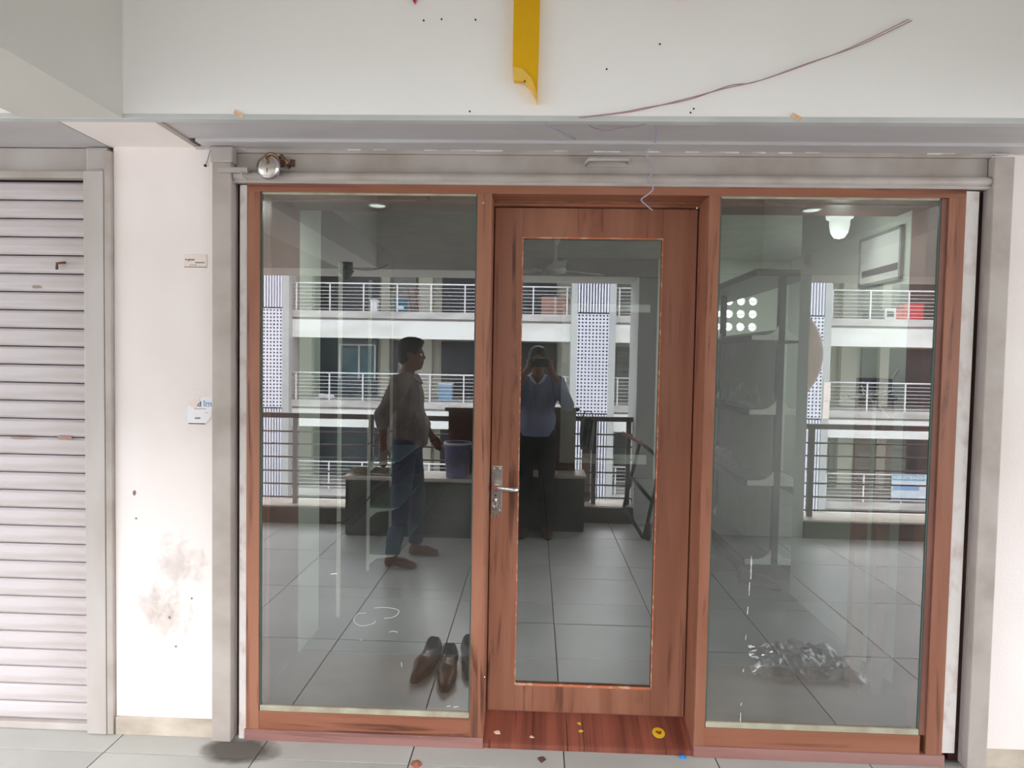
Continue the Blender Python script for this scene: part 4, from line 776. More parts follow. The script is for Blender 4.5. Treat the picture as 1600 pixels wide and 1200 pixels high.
# ---------------------------------------------------------------- person with the phone
PW = (0.030, -2.84, 0.0)
p1 = thing('person', 'person in a light blue shirt and black trousers holding up a phone', 'person', PW)
f = Field((-0.36, -0.20, 0.0), (0.36, 0.37, 1.70), 0.007)
HC = (0.0, 0.0, 1.545); f.cap((0, -0.015, 1.36), (0, -0.01, 1.47), 0.056, 0.052, 0.03)
f.ell((0, -0.015, 1.23), (0.160, 0.105, 0.165), 0.05); f.ell((0, 0.0, 1.03), (0.145, 0.108, 0.15), 0.05); f.ell((0, -0.01, 0.90), (0.158, 0.110, 0.11), 0.05)
R1 = head(f, HC)
ARM1 = []
for s in (-1, 1):
    sh = (s * 0.175, -0.02, 1.355); el_ = (s * 0.262, 0.10, 1.17) if s > 0 else (-0.255, 0.11, 1.17); wr = (0.135, 0.255, 1.425) if s > 0 else (-0.120, 0.255, 1.42); ARM1.append((sh, el_, wr))
    f.cap((s * 0.08, -0.02, 1.36), sh, 0.055, 0.056, 0.04); f.cap(sh, el_, 0.048, 0.038, 0.03); f.cap(el_, wr, 0.038, 0.025, 0.02)
    f.cap((s * 0.085, -0.01, 0.88), (s * 0.095, 0.02, 0.47), 0.082, 0.052, 0.04); f.cap((s * 0.095, 0.02, 0.47), (s * 0.100, -0.03, 0.09), 0.052, 0.034, 0.03)
    e = 0.013 + s * 0.0775                  # the phone's end
    ox = e + s * 0.022; pc = (e + s * 0.016, 0.288, 1.488)
    f.cap(wr, pc, 0.024, 0.026, 0.02); f.ell(pc, (0.017, 0.030, 0.040), 0.015)
    for z in (1.548, 1.528, 1.508, 1.489):
        f.cap((e + s * 0.020, 0.292, z - 0.012), (e + s * 0.024, 0.318, z - 0.004), 0.0105, 0.0095, 0.006); f.cap((e + s * 0.024, 0.318, z - 0.004), (e + s * 0.015, 0.341, z), 0.0095, 0.0085, 0.005); f.cap((e + s * 0.015, 0.341, z), (e - s * 0.006, 0.3435, z), 0.0085, 0.0075, 0.004)
    f.cap((e + s * 0.010, 0.272, 1.462), (e - s * 0.006, 0.298, 1.478), 0.014, 0.011, 0.01); f.cap((e - s * 0.006, 0.298, 1.478), (e - s * 0.022, 0.316, 1.492), 0.0105, 0.009, 0.006)
foot(f, (0.105, -0.055, 0), (0.115, 0.145, 0)); foot(f, (-0.105, -0.055, 0), (-0.12, 0.145, 0))
body1 = mobj('body', f.mesh('body'), SKIN, p1, True); eyes(R1, body1); hairdo(HC, 0, 'hair', p1)
f = Field((-0.36, -0.20, 0.80), (0.36, 0.33, 1.46), 0.009)
f.ell((0, -0.012, 1.23), (0.178, 0.122, 0.175), 0.05); f.ell((0, 0.0, 1.03), (0.168, 0.128, 0.17), 0.05); f.cap((0, -0.01, 1.0), (0, -0.01, 0.86), 0.155, 0.15, 0.04)
for sh, el_, wr in ARM1:
    s = 1 if sh[0] > 0 else -1
    f.cap((s * 0.07, -0.02, 1.36), sh, 0.062, 0.066, 0.04); f.cap(sh, el_, 0.064, 0.058, 0.03); v = [el_[i] + (wr[i] - el_[i]) * 0.72 for i in range(3)]; f.cap(el_, v, 0.056, 0.042, 0.02)
f.folds(0.0035, 28, 20, 0.5); f.cut((0, 0, 0.885), (0, 0, -1)); f.cut((0, 0, 1.415), (0, 0.0, 1))
f.carve((0, 0.055, 1.43), (0.050, 0.075, 0.085)); mobj('shirt', f.mesh('shirt'), SHB, p1, True)
bm = B()
for s in (-1, 1):
    tube(bm, [(0, -0.075, 1.425), (s * 0.05, -0.045, 1.425), (s * 0.064, 0.01, 1.408), (s * 0.045, 0.07, 1.375), (s * 0.012, 0.098, 1.345)], [0.014, 0.014, 0.014, 0.015, 0.008], 8)
obj('collar', bm, mat('pale_shirt_collar', (176, 182, 204), 0.8), p1, True)
bm = B(); box(bm, -0.010, 0.010, 0.112, 0.128, 0.90, 1.33, 0.003); obj('button_placket', bm, SHB, p1)
f = Field((-0.24, -0.18, 0.04), (0.24, 0.18, 0.98), 0.009)
f.ell((0, -0.01, 0.90), (0.170, 0.122, 0.12), 0.04)
for s in (-1, 1): f.cap((s * 0.085, -0.01, 0.88), (s * 0.096, 0.02, 0.47), 0.094, 0.070, 0.04); f.cap((s * 0.096, 0.02, 0.47), (s * 0.102, -0.02, 0.08), 0.070, 0.060, 0.03)
f.folds(0.004, 20, 16, 2.0); f.cut((0, 0, 0.95), (0, 0, 1)); f.cut((0, 0, 0.075), (0, 0, -1)); mobj('trousers', f.mesh('trousers'), TRB, p1, True)
def shoe(par, name, h, t, m_, sole, res=0.007):
    h, t = np.array(h, float), np.array(t, float); lo = np.minimum(h, t) - 0.09; hi = np.maximum(h, t) + 0.09
    f = Field((lo[0], lo[1], -0.01), (hi[0], hi[1], 0.15), res); m = h * .4 + t * .6
    f.cap((h[0], h[1], 0.048), (h[0], h[1], 0.085), 0.040, 0.036, 0.02); f.cap((h[0], h[1], 0.045), (m[0], m[1], 0.038), 0.040, 0.042, 0.03); f.cap((m[0], m[1], 0.036), (t[0], t[1], 0.026), 0.044, 0.024, 0.02)
    f.cut((0, 0, 0.012), (0, 0, -1)); f.carve((h[0] * .85 + t[0] * .15, h[1] * .85 + t[1] * .15, 0.118), (0.034, 0.062, 0.052)); o = mobj(name, f.mesh(name), m_, par, True)
    f = Field((lo[0], lo[1], -0.01), (hi[0], hi[1], 0.05), res); f.cap((h[0], h[1], 0.01), (m[0], m[1], 0.01), 0.042, 0.046, 0.01); f.cap((m[0], m[1], 0.01), (t[0], t[1], 0.01), 0.046, 0.028, 0.01)
    f.cut((0, 0, 0.013), (0, 0, 1)); f.cut((0, 0, 0.001), (0, 0, -1)); mobj('sole', f.mesh('sole'), sole, o if name == 'shoe' else par, False); return o
shoe(p1, 'shoe', (0.105, -0.055), (0.117, 0.165), LEATH, BLK); shoe(p1, 'shoe', (-0.105, -0.055), (-0.122, 0.165), LEATH, BLK)
ph = thing('mobile_phone', 'dark mobile phone held sideways at eye level by the person in blue', 'phone', (0.043, -2.508, 1.5285))
bxo('phone_body', BLK, ph, -0.0775, 0.0775, -0.0035, 0.0040, -0.0375, 0.0375, 0.003)
bxo('edge_band', CHROME, ph, -0.0780, 0.0780, -0.0015, 0.0020, -0.0382, 0.0382, 0.001); bxo('screen', GSD, ph, -0.074, 0.074, -0.0042, -0.0036, -0.034, 0.034)
bm = B(); lathe(bm, (-0.052, 0.0040, 0.020), [(0, 0.001), (0.007, 0.001), (0.008, 0)], 16, 'Y'); obj('second_lens', bm, CHROME, ph)

# ---------------------------------------------------------------- man standing in profile
p2 = thing('person', 'barefoot man in a checked shirt and jeans standing in profile', 'person', (-0.955, -2.30, 0.0), -math.pi / 2)
f = Field((-0.32, -0.22, 0.0), (0.32, 0.31, 1.72), 0.007)
H2 = (0.0, 0.03, 1.575); f.cap((0, -0.02, 1.38), (0, 0.01, 1.49), 0.056, 0.052, 0.03)
f.ell((0, -0.005, 1.25), (0.165, 0.108, 0.165), 0.05); f.ell((0, 0.02, 1.05), (0.148, 0.115, 0.15), 0.05); f.ell((0, -0.005, 0.91), (0.160, 0.112, 0.11), 0.05)
R2 = head(f, H2, 0.0)
A2 = (((-0.180, -0.02, 1.375), (-0.235, -0.13, 1.13), (-0.215, -0.13, 0.90)), ((0.180, -0.01, 1.375), (0.240, 0.03, 1.13), (0.190, 0.150, 0.955)))
for (sh, el_, wr) in A2:
    s = -1 if sh[0] < 0 else 1
    f.cap((s * 0.08, -0.02, 1.38), sh, 0.055, 0.056, 0.04); f.cap(sh, el_, 0.048, 0.038, 0.03); f.cap(el_, wr, 0.038, 0.025, 0.02)
    d = np.array(wr) - np.array(el_); d /= np.linalg.norm(d); pc = np.array(wr) + d * 0.05; f.cap(wr, pc, 0.024, 0.024, 0.015); f.ell(pc, (0.020, 0.034, 0.038), 0.015)
    for k, (o_, ln) in enumerate(((-0.024, 0.068), (-0.008, 0.080), (0.008, 0.076), (0.024, 0.060))):
        a = pc + d * 0.025 + np.array((0, o_, 0)); m = a + d * ln * 0.55; e = m + d * ln * 0.45 + np.array((-s * 0.012, 0, 0)); f.cap(a, m, 0.0095, 0.009, 0.005); f.cap(m, e, 0.009, 0.0075, 0.004)
    a = np.array(wr) + d * 0.02 + np.array((0, 0.02, 0)); m = a + d * 0.03 + np.array((-s * 0.01, 0.026, 0)); f.cap(a, m, 0.013, 0.011, 0.008); f.cap(m, m + d * 0.03, 0.011, 0.009, 0.005)
for s, kn, an in ((-1, (-0.125, -0.01, 0.48), (-0.150, -0.075, 0.09)), (1, (0.135, 0.05, 0.48), (0.160, 0.045, 0.09))):
    f.cap((s * 0.085, 0, 0.89), kn, 0.084, 0.053, 0.04); f.cap(kn, an, 0.053, 0.034, 0.03)
foot(f, (-0.150, -0.09, 0), (-0.165, 0.105, 0)); foot(f, (0.160, 0.03, 0), (0.165, 0.225, 0))
body2 = mobj('body', f.mesh('body'), SKIN, p2, True); eyes(R2, body2); hairdo(H2, 0.0, 'hair', p2)
f = Field((-0.34, -0.24, 0.80), (0.34, 0.28, 1.48), 0.009)
f.ell((0, -0.005, 1.25), (0.182, 0.126, 0.175), 0.05); f.ell((0, 0.02, 1.05), (0.170, 0.136, 0.17), 0.05); f.cap((0, 0.01, 1.0), (0, 0.0, 0.86), 0.158, 0.155, 0.04)
for (sh, el_, wr) in A2:
    s = -1 if sh[0] < 0 else 1
    f.cap((s * 0.07, -0.02, 1.375), sh, 0.062, 0.068, 0.04); f.cap(sh, el_, 0.066, 0.060, 0.03); v = [el_[i] + (wr[i] - el_[i]) * (0.25 if s < 0 else 0.6) for i in range(3)]; f.cap(el_, v, 0.056, 0.048, 0.02)
f.folds(0.004, 26, 18, 3.0); f.cut((0, 0, 0.875), (0, 0.1, -1)); f.cut((0, 0, 1.43), (0, 0.0, 1)); f.carve((0, 0.085, 1.44), (0.045, 0.07, 0.075)); mobj('shirt', f.mesh('shirt'), SHC, p2, True)
bm = B()
for s in (-1, 1): tube(bm, [(0, -0.068, 1.445), (s * 0.05, -0.04, 1.445), (s * 0.064, 0.02, 1.425), (s * 0.045, 0.08, 1.39), (s * 0.012, 0.11, 1.36)], [0.014, 0.014, 0.014, 0.014, 0.008], 8)
obj('collar', bm, mat('faded_shirt_collar', (168, 148, 140), 0.8), p2, True)
f = Field((-0.26, -0.2, 0.04), (0.26, 0.2, 0.98), 0.009); f.ell((0, -0.005, 0.91), (0.172, 0.124, 0.12), 0.04)
for s, kn, an in ((-1, (-0.125, -0.01, 0.48), (-0.150, -0.07, 0.09)), (1, (0.135, 0.05, 0.48), (0.160, 0.05, 0.09))): f.cap((s * 0.085, 0, 0.89), kn, 0.095, 0.072, 0.04); f.cap(kn, an, 0.072, 0.056, 0.03)
f.folds(0.004, 22, 18, 5.0); f.cut((0, 0, 0.95), (0, 0, 1)); f.cut((0, 0, 0.095), (0, 0, -1)); mobj('jeans', f.mesh('jeans'), JEAN, p2, True)

# ---------------------------------------------------------------- the four shoes left outside
for (x, y, a, m_, lab) in ((-0.515, -0.62, 0.20, LEATH, 'brown leather shoe on the corridor floor, farthest left of four'), (-0.395, -0.55, -0.05, LEATH, 'brown leather shoe on the corridor floor, second from the left'),
                           (-0.292, -0.66, -0.15, LEATB, 'dark leather shoe on the corridor floor, third from the left'), (-0.135, -0.92, -0.3, LEATB, 'dark leather shoe on the corridor floor, nearest the door')):
    t = thing('leather_shoe', lab, 'shoe', (x, y, 0.0), a, 'shoes left outside the shop'); shoe(t, 'shoe_upper', (0, -0.12), (0, 0.13), m_, BLK)

# ================================================================ INSIDE THE SHOP
for (u, v), lab in (((590, 320), 'round recessed ceiling light above the left window display'), ((1268, 327), 'round recessed ceiling light above the right window display')):
    d = ray(u, v); k = (2.285 - EYE) / d[2]; c = (d[0] * k, -DC + d[1] * k, 2.285)
    t = thing('ceiling_light', lab, 'light', c, 0, 'recessed lights in the brown soffit')
    bm = B(); lathe(bm, (0, 0, 0), [(0.034, -0.001), (0.042, -0.008), (0.046, -0.004), (0.047, 0)], 32); obj('trim_ring', bm, WHT, t, True)
    bm = B(); lathe(bm, (0, 0, 0), [(0, -0.005), (0.036, -0.005), (0.036, 0)], 32); obj('diffuser', bm, LAMP, t, True); lamp(t, 'AREA', (0, 0, -0.012), 1.1, 0.07)
c = px(1312, 344, 0.80); t = thing('dome_lamp', 'white bell-shaped lamp hanging behind the right window', 'lamp', c)
bm = B(); lathe(bm, (0, 0, 0), [(0, 0.025), (0.065, 0.022), (0.062, 0.008), (0.048, 0.0), (0.047, -0.03), (0.040, -0.065), (0.024, -0.088), (0, -0.094)], 28); obj('shade', bm, LAMP, t, True); bm = B(); tube(bm, [(0, 0, 0.02), (0, 0, 0.60)], 0.006, 8); obj('stem', bm, WHT, t); lamp(t, 'POINT', (0, 0, -0.16), 0.7, 0.05)
# ceiling fan
fc = px(869, 375, 4.5); t = thing('ceiling_fan', 'white ceiling fan in the middle of the shop', 'fan', (fc[0], 4.5, 2.9))
bm = B(); lathe(bm, (0, 0, 0), [(0, 0), (0.06, 0), (0.055, -0.03), (0.02, -0.10), (0, -0.10)], 20); obj('canopy', bm, WHT, t, True); tbo('down_rod', WHT, t, [(0, 0, -0.08), (0, 0, -0.30)], 0.012)
bm = B(); lathe(bm, (0, 0, 0), [(0, -0.25), (0.02, -0.25), (0.035, -0.30), (0.09, -0.33), (0.12, -0.36), (0.11, -0.40), (0, -0.42)], 24); obj('motor', bm, WHT, t, True)
for k in range(3):
    bm = B(); M_ = Matrix.Rotation(0.5 + k * 2.094, 4, 'Z') @ Matrix.Rotation(0.12, 4, 'X'); box(bm, 0.10, 0.20, -0.02, 0.02, -0.372, -0.364, 0, M_); box(bm, 0.18, 0.62, -0.065, 0.065, -0.372, -0.366, 0.002, M_); obj('blade', bm, WHT, t)
for x, y in ((2.65, 3.8),):  # extra unseen lamp, added to brighten the rear right of the shop
    t = thing('ceiling_light', 'added unseen light brightening the aisle behind the shelf rack', 'light', (x, y, 2.9))
    bm = B(); lathe(bm, (0, 0, 0), [(0.08, -0.001), (0.095, -0.02), (0.10, 0)], 28); obj('trim_ring', bm, WHT, t, True); bm = B(); lathe(bm, (0, 0, 0), [(0, -0.015), (0.085, -0.013), (0.085, 0)], 28); obj('diffuser', bm, LAMP, t, True); lamp(t, 'AREA', (0, 0, -0.025), 16.0, 0.16)
# gondola shelving
gr = thing('gondola_rack', 'double-sided shelf rack with black uprights at the right of the shop', 'shelving')
gx = px(1216, 700, 2.1)[0]
for y in (2.1, 3.5, 4.9): bxo('upright', UPR, gr, gx - 0.022, gx + 0.022, y, y + 0.05, 0.0, 2.20, 0.002)
bxo('head_board', mat('dark_header_board', (92, 84, 80), 0.5), gr, gx - 0.20, gx + 0.22, 2.08, 4.95, 2.17, 2.22, 0.004)
bxo('back_panel', mat('grey_green_panel', (188, 194, 186), 0.6), gr, gx - 0.008, gx + 0.008, 2.15, 4.9, 0.12, 1.80)
for z in (1.74, 1.21, 0.70, 0.13):
    for s in (-1, 1):
        for j in range(2):
            y0 = 2.1 + 1.4 * j; x0, x1 = sorted((gx + s * 0.02, gx + s * 0.205))
            sh_ = bxo('shelf', SHF, gr, x0, x1, y0 + 0.03, y0 + 1.39, z - 0.005, z + 0.012, 0.002); xe = gx + s * 0.205
            bxo('shelf_lip', LIP, sh_, min(xe, xe + s * 0.008), max(xe, xe + s * 0.008), y0 + 0.03, y0 + 1.39, z - 0.028, z + 0.014)
            bm = B(); pts = [(0.022, z + 0.085), (0.035, z + 0.06), (0.07, z + 0.03), (0.11, z + 0.018), (0.205, z + 0.014), (0.205, z - 0.018), (0.022, z - 0.018)]
            prism(bm, [(gx + s * p[0], p[1]) for p in pts], y0 + 0.006, y0 + 0.022); obj('bracket', bm, BRKT, gr)
bxo('base_plinth', UPR, gr, gx - 0.19, gx + 0.19, 2.14, 4.9, 0.0, 0.10, 0.002)
c = px(1178, 640, 2.3); pf = thing('plastic_cover', 'clear plastic cover hanging on the second shelf of the rack', 'plastic', (gx - 0.115, 2.5, 1.224))
bm = B(); crumple(bm, 0.15, 0.5, 0.16, 20, 21); obj('film', bm, BAG, pf)
pf2 = thing('plastic_cover', 'clear plastic cover heaped on the third shelf of the rack', 'plastic', (gx - 0.115, 3.0, 0.714)); bm = B(); crumple(bm, 0.15, 0.45, 0.12, 18, 33); obj('film', bm, BAG, pf2)
dh = thing('black_cloth_heap', 'dark cloth heap on the shop floor beside the rack foot', 'cloth', (1.27, 2.35, 0.0))
f = Field((-0.25, -0.3, 0), (0.25, 0.35, 0.35), 0.012); f.ell((-0.08, 0.1, 0.08), (0.15, 0.2, 0.16), 0.05); f.ell((0.02, -0.1, 0.05), (0.10, 0.14, 0.10), 0.05); f.folds(0.012, 30, 26, 1.5); f.cut((0, 0, 0.013), (0, 0, -1)); mobj('cloth', f.mesh('cloth'), mat('navy_black_cloth', (34, 36, 48), 0.9), dh, True)
t = thing('leather_shoe', 'single black shoe on the shop floor at the rack foot', 'shoe', (1.60, 1.97, 0.0), -2.2); shoe(t, 'shoe_upper', (0, -0.11), (0, 0.12), LEATB, BLK)
# left slotted shelf rack
lr = thing('wall_shelf_rack', 'pale slotted shelf rack along the left wall of the shop', 'shelving')
for (x, y, h_) in ((-1.14, 1.22, 2.1), (-1.18, 2.05, 2.1), (-1.20, 2.85, 2.1)): bxo('upright', BRKT, lr, x - 0.010, x + 0.010, y - 0.01, y + 0.01, 0, h_, 0.001)
for z in (0.12, 0.46, 0.80):
    bxo('shelf', mat('teal_glass_shelf', (120, 150, 148), 0.2), lr, -1.18, -0.96, 2.05, 2.9, z, z + 0.012, 0.002)
    for y in (2.06, 2.84):
        bm = B(); prism(bm, [(-1.19, z), (-0.98, z), (-1.0, z - 0.012), (-1.12, z - 0.03), (-1.19, z - 0.09)], y - 0.006, y + 0.006); obj('bracket', bm, BRKT, lr)
lc_ = thing('black_cable', 'black cable drooping along the left shelf rack', 'cable')
for pts in ([(512, 815, 1.2), (538, 815, 1.2), (562, 795, 1.4), (590, 762, 1.6), (620, 735, 1.9), (660, 700, 2.1), (720, 655, 2.3)], [(480, 712, 1.15), (520, 715, 1.3), (560, 702, 1.5), (610, 675, 1.9), (660, 650, 2.2), (730, 615, 2.5)]):
    tbo('strand', mat('matt_black_cable', (24, 24, 26), 1.0, spec=0.0), lc_, spline([px(*p) for p in pts], 6), 0.004, 6)
# right wall fittings
fb = thing('framed_notice', 'pale framed notice with a dark printed strip on the right shop wall', 'notice')
bxo('backing', WHT, fb, 1.748, 1.757, 0.66, 1.04, 1.98, 2.22, 0.001)
for a in ((0.65, 1.05, 2.215, 2.23), (0.65, 1.05, 1.97, 1.985), (0.65, 0.665, 1.97, 2.23), (1.035, 1.05, 1.97, 2.23)): bxo('frame_bar', mat('grey_notice_frame', (150, 152, 148), 0.5), fb, 1.742, 1.757, a[0], a[1], a[2], a[3])
bxo('printed_strip', INK, fb, 1.7465, 1.7485, 0.68, 1.02, 2.02, 2.055)
t = thing('round_detector', 'small round grey detector high on the shop wall', 'detector', px(1268, 408, 1.74)); bm = B(); lathe(bm, (0, 0, 0), [(0, -0.03), (0.035, -0.028), (0.045, -0.01), (0.045, 0.0)], 24, 'Y'); obj('cover', bm, mat('grey_detector', (120, 124, 118), 0.5), t, True); bxo('bracket', WHT, t, -0.02, 0.02, 0.0, 0.02, -0.02, 0.02)
sb = thing('meter_stand', 'narrow wooden stand holding a dark meter box behind the right window', 'stand')
a = px(1345, 900, 0.50); STY = 0.5
for u in (1345, 1379): x = px(u, 850, STY)[0]; bxo('leg', mat('pinkish_stand_wood', (170, 140, 130), 0.7), sb, x - 0.028, x + 0.028, STY, STY + 0.05, 0.012, 1.42, 0.003)
bx = px(1366, 606, STY); bxo('meter_box', mat('charcoal_box', (56, 58, 70), 0.5), sb, bx[0] - 0.055, bx[0] + 0.06, STY - 0.04, STY + 0.06, bx[2] - 0.04, bx[2] + 0.045, 0.005)
bxo('shelf', mat('charcoal_box', (56, 58, 70), 0.5), sb, bx[0] - 0.09, bx[0] + 0.09, STY - 0.03, STY + 0.06, bx[2] - 0.055, bx[2] - 0.042)
cbx = thing('white_cable', 'tangled white cable hanging from the meter box behind the right window', 'cable')
for pts in ([(1346, 602, .44), (1352, 612, .43), (1368, 614, .43), (1385, 612, .43)], [(1346, 608, .44), (1353, 618, .43), (1366, 618, .43), (1372, 614, .43)], [(1310, 628, .45), (1325, 622, .44), (1345, 619, .43), (1362, 616, .43)], [(1348, 616, .43), (1366, 628, .43), (1378, 638, .44), (1388, 652, .45)], [(1393, 592, .43), (1398, 585, .43), (1404, 576, .42)], [(1378, 620, .43), (1388, 613, .43), (1396, 611, .43)]):
    tbo('strand', WHT, cbx, spline([px(*p) for p in pts], 5), 0.003 if pts[0][0] != 1393 else 0.006, 6)

# ================================================================ BUILDING ACROSS THE COURT
bd = thing('building', 'white galleried building across the court with railed floors and perforated columns', 'building')
FZk = lambda k: -0.05 + 3.27 * k
YF = -20.7
bays = [(-22.0, -10.45), (-8.88, 1.30), (2.90, 8.78), (10.38, 20.0)]
for k in (-2, -1, 0, 1, 2):
    z = FZk(k)
    for (x0, x1) in bays:
        bxo('slab_edge', SLABM, bd, x0, x1, YF - 0.15, YF + 0.05, z - 0.25, z)
        bxo('groove', mat('shadow_groove', (150, 146, 140), 0.9), bd, x0, x1, YF - 0.15, YF - 0.02, z - 0.33, z - 0.25)
        bxo('beam', BEAMW, bd, x0, x1, YF - 0.25, YF + 0.0, z - 0.98, z - 0.33)
    bxo('gallery_floor', SLABM, bd, -22, 20, -23.6, YF - 0.15, z - 0.22, z - 0.01)
    if k < 2: bxo('rear_wall', CREAM, bd, -22, 20, -23.8, -23.6, z - 0.1, z + 3.1)
bxo('parapet', BEAMW, bd, -22, 20, YF - 0.15, YF + 0.02, FZk(2), FZk(2) + 0.5)
bxo('end_wall', BEAMW, bd, -22.3, -22, -28, YF, -6.6, FZk(2) + 0.5); bxo('end_wall', BEAMW, bd, 20, 20.3, -28, YF, -6.6, FZk(2) + 0.5)
for (c0, c1) in ((-10.45, -8.88), (1.30, 2.90), (8.78, 10.38)):
    colm = bxo('column', PILM, bd, c0, c1, -21.3, YF - 0.25 + 0.35, -6.6, FZk(2) + 0.5)
    p0, p1_ = c0 + 0.22, c1 - 0.24; yp = YF + 0.32
    bxo('recess', mat('dark_recess', (70, 74, 92), 0.8), colm, p0, p1_, YF + 0.10, YF + 0.13, -6.5, FZk(2) + 0.4)
    for s_, xx in ((0, (p0 - 0.22, p0)), (1, (p1_, p1_ + 0.24))): bxo('side_fin', PILM, colm, xx[0], xx[1], YF + 0.10, yp + 0.02, -6.6, FZk(2) + 0.5)
    bm = B(); perforated(bm, p0, p1_, -0.33, 3.25, 9, 28, 0.036, yp, -0.02); o = obj('perforated_panel', bm, PERF, colm); o['kind'] = 'stuff'
    for (za, zb) in ((3.30, 6.95), (-6.5, -0.38)):
        n = 11; w_ = (p1_ - p0) / n; s0 = None
        for i in range(n):
            x = p0 + w_ * (i + 0.5)
            bxo('louvre', PERF, colm, x - w_ * 0.30, x + w_ * 0.30, yp - 0.06, yp, za, zb)
# galleries' railings
for k in (-1, 0, 1):
    z = FZk(k)
    for (x0, x1) in bays:
        r_ = bpy.data.objects.new('railing', None); COL.objects.link(r_); r_.parent = bd; r_.location = (0, 0, z)
        tbo('top_rail', RAILW, r_, [(x0, YF, 1.0), (x1, YF, 1.0)], 0.028, 8)
        s0 = None
        for i, zz in enumerate((0.86, 0.73, 0.60, 0.47, 0.34, 0.21, 0.08)):
            if s0 is None: s0 = tbo('bar', RAILW, r_, [(x0, YF, 0), (x1, YF, 0)], 0.011, 6); s0.location = (0, 0, zz)
            else: kid('bar', s0, r_, (0, 0, zz))
        p0 = None; nP = max(2, int((x1 - x0) / 1.24)); stp = (x1 - x0 - 0.3) / nP
        for i in range(nP + 1):
            x = x0 + 0.15 + stp * i
            if p0 is None: p0 = bxo('post', RAILW, r_, -0.022, 0.022, YF - 0.02, YF + 0.02, 0, 1.0); p0.location = (x, 0, 0)
            else: kid('post', p0, r_, (x, 0, 0))
# shop fronts, by what the reflection shows
def front(u0, u1, k, zt, m_, name='shop_front', zb=0.0, y=-23.55, dep=0.08):
    a, b = rx(u0, 560, y)[0], rx(u1, 560, y)[0]; z = FZk(k); return bxo(name, m_, bd, a, b, y, y + dep, z + zb, z + zt)
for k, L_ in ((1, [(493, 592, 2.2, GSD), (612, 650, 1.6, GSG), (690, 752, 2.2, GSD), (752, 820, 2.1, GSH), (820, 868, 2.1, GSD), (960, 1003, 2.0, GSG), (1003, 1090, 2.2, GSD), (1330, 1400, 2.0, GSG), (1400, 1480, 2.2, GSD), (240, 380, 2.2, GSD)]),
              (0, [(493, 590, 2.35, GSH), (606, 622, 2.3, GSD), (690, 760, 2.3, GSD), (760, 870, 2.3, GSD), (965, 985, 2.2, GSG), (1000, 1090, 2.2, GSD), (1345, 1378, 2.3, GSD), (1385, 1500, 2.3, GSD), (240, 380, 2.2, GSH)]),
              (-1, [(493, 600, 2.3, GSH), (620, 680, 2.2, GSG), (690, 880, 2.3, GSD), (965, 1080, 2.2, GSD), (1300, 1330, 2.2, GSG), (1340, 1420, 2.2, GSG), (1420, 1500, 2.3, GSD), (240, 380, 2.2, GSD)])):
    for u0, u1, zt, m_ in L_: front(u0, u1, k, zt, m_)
for u0, u1 in ((466, 490), (597, 610), (655, 676), (1310, 1332), (1370, 1384)):
    for k in (-1, 0, 1): front(u0, u1, k, 2.75, CREAM, 'wall_pier', 0, -23.5, 0.25)
front(493, 592, 0, 2.9, SIGNR, 'sign_strip', 2.35)
o = front(535, 585, 0, 1.95, mat('teal_window_glass', (52, 96, 108), 0.15, scale=(2, 2, 2), col2=(96, 130, 134)), 'display_window', 0.75, -23.46, 0.03)
for u in (530, 560, 585): front(u, u + 2.5, 0, 2.1, WHT, 'window_frame', 0.7, -23.44, 0.05)
front(530, 588, 0, 2.12, WHT, 'window_frame', 2.06, -23.44, 0.05)
front(517, 530, 0, 0.95, mat('navy_panel', (34, 40, 72), 0.5), 'door_panel', 0.0, -23.46, 0.03)
# things on the far galleries
def far(u, v, k, y): p = rx(u, v, y); return (p[0], y, FZk(k))
def farbox(name, label, cat, u0, u1, v, k, y, h_, d_, m_, extra=None):
    a, b = rx(u0, v, y)[0], rx(u1, v, y)[0]; t = thing(name, label, cat, ((a + b) / 2, y, FZk(k))); w_ = (b - a) / 2
    bxo('body', m_, t, -w_, w_, -d_ / 2, d_ / 2, 0, h_, 0.02)
    if extra: extra(t, w_, d_, h_)
    return t
lid = lambda t, w_, d_, h_: bxo('lid', WHT, t, -w_ - 0.02, w_ + 0.02, -d_ / 2 - 0.02, d_ / 2 + 0.02, h_, h_ + 0.05, 0.01)
farbox('storage_bin', 'white bin behind the upper railing of the far building, beside the teal board', 'bin', 580, 591, 470, 1, -21.3, 0.42, 0.3, WHT, lid)
farbox('notice_board', 'teal notice board behind the upper railing of the far building', 'board', 618, 637, 470, 1, -22.0, 0.62, 0.06, mat('teal_board', (60, 112, 130), 0.6), lambda t, w_, d_, h_: bxo('notice', WHT, t, -w_ * 0.5, w_ * 0.4, d_ / 2, d_ / 2 + 0.01, 0.2, 0.32))
t = thing('ladder', 'small red ladder leaning behind the upper railing of the far building', 'ladder', far(645, 470, 1, -21.3)); RD = mat('red_ladder_paint', (132, 60, 56), 0.6)
for x in (-0.13, 0.13): tbo('rail', RD, t, [(x + 0.1, 0.0, 0.0), (x - 0.1, -0.2, 0.95)], 0.022, 6)
for i in range(4): z = 0.15 + 0.22 * i; q = 0.1 - 0.2 * z / 0.95; tbo('rung', RD, t, [(-0.13 + q, -0.2 * z / 0.95, z), (0.13 + q, -0.2 * z / 0.95, z)], 0.016, 6)
farbox('cardboard_box', 'large pinkish brown carton behind the upper far railing, left of the middle column', 'box', 846, 890, 470, 1, -21.6, 0.72, 0.5, mat('pinkish_carton', (170, 132, 118), 0.8), lambda t, w_, d_, h_: bxo('tape', GRANT, t, -0.04, 0.04, d_ / 2, d_ / 2 + 0.004, 0, h_))
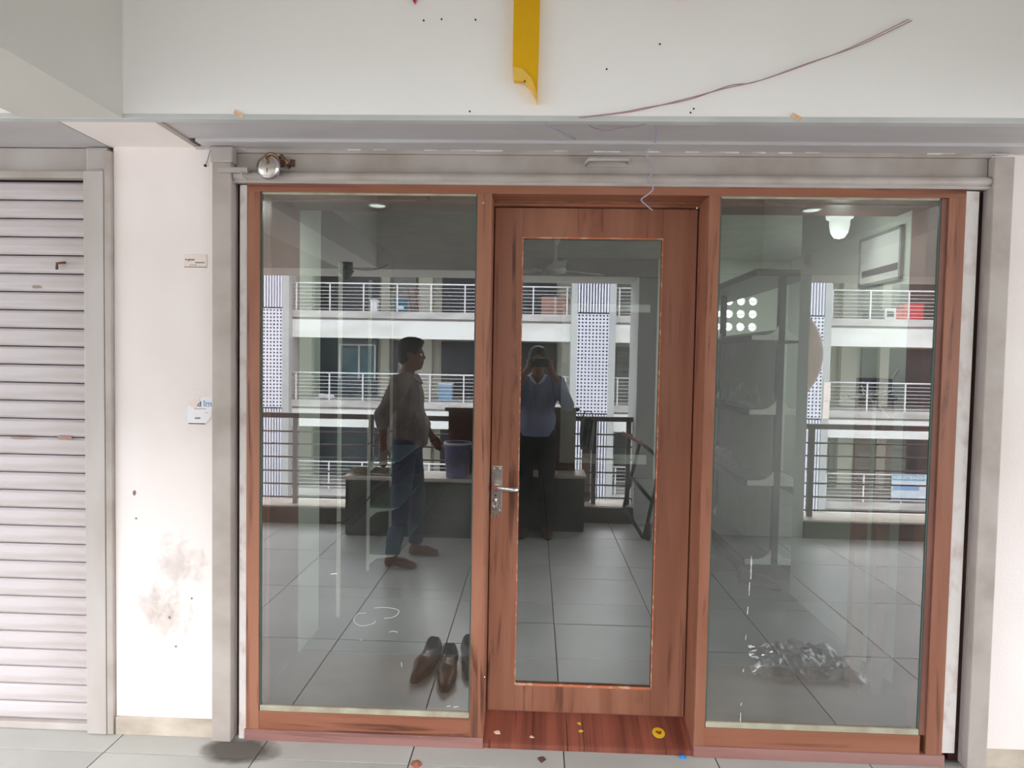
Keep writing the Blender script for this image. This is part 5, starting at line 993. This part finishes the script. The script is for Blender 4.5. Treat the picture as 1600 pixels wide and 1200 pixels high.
farbox('red_tarpaulin', 'bright red covered stack behind the upper far railing at the right', 'cover', 1407, 1438, 470, 1, -21.6, 0.62, 0.5, mat('red_tarp', (214, 74, 80), 0.6), lambda t, w_, d_, h_: bxo('fold', mat('red_tarp', (214, 74, 80), 0.6), t, -w_ - 0.25, -w_, -0.15, 0.2, 0, 0.4, 0.04))
farbox('white_sign_frame', 'small white framed sign behind the upper far railing, beside the red cover', 'sign', 1382, 1400, 480, 1, -21.4, 0.45, 0.06, WHT, lambda t, w_, d_, h_: bxo('panel', GSD, t, -w_ * 0.6, w_ * 0.6, d_ / 2, d_ / 2 + 0.01, 0.12, 0.34))
farbox('grey_crate', 'low dark grey crate behind the upper far railing, left of the white sign', 'crate', 1352, 1376, 480, 1, -21.5, 0.34, 0.4, mat('grey_crate_plastic', (80, 82, 90), 0.6), lambda t, w_, d_, h_: bxo('rim', INK, t, -w_ - 0.02, w_ + 0.02, -0.22, 0.22, h_ - 0.05, h_))
farbox('blue_drum', 'pale blue water drum behind the middle far railing', 'drum', 686, 707, 610, 0, -21.5, 0.62, 0.4, mat('pale_blue_plastic', (120, 156, 186), 0.5), lid)
t = thing('white_sack_pile', 'white sacks lying on the slab edge of the middle far gallery', 'sack', far(511, 620, 0, -21.6))
for i, (x, z, r) in enumerate(((-0.2, 0.09, 0.13), (0.02, 0.08, 0.12), (0.2, 0.07, 0.10))):
    bm = B(); bmesh.ops.create_icosphere(bm, subdivisions=3, radius=1, matrix=Matrix.Translation((x, 0, z)) @ Matrix.Diagonal((r * 1.1, r, r * 0.75, 1)))
    for v_ in bm.verts: v_.co += Vector((rng.random() - .5, rng.random() - .5, rng.random() - .5)) * 0.015
    obj('sack', bm, PAPER, t, True)
t = thing('cream_board', 'narrow cream board fixed beside the right far column at the middle railing', 'board', far(1292, 620, 0, -20.32)); bxo('upper_panel', PINKP, t, -0.12, 0.12, -0.03, 0.0, 0.35, 1.0, 0.005); bxo('lower_panel', PINKP, t, -0.12, 0.10, -0.03, 0.0, -0.28, 0.34, 0.005)
a = rx(1393, 760, YF + 0.08); b = rx(1447, 760, YF + 0.08); z1 = rx(1420, 741, YF + 0.08)[2]; z0 = rx(1420, 783, YF + 0.08)[2]
t = thing('banner', 'pale blue and white printed banner hung on the lowest visible far railing', 'banner', ((a[0] + b[0]) / 2, YF + 0.08, z0)); W2 = (b[0] - a[0]) / 2; Hh = z1 - z0
bxo('sheet', mat('white_banner', (206, 216, 226), 0.6), t, -W2, W2, -0.01, 0.0, 0, Hh); bxo('printed_band', mat('pale_teal_print', (120, 164, 182), 0.6), t, -W2 + 0.03, W2 - 0.03, 0.0, 0.004, Hh * 0.76, Hh * 0.98); bxo('printed_band', mat('blue_print', (130, 166, 206), 0.6), t, -W2 + 0.06, W2 * 0.6, 0.0, 0.004, Hh * 0.40, Hh * 0.60)
text(t, 'NESIABTEUSEA', 0, 0.006, Hh * 0.87, 0.17, PAPER, rz=math.pi)
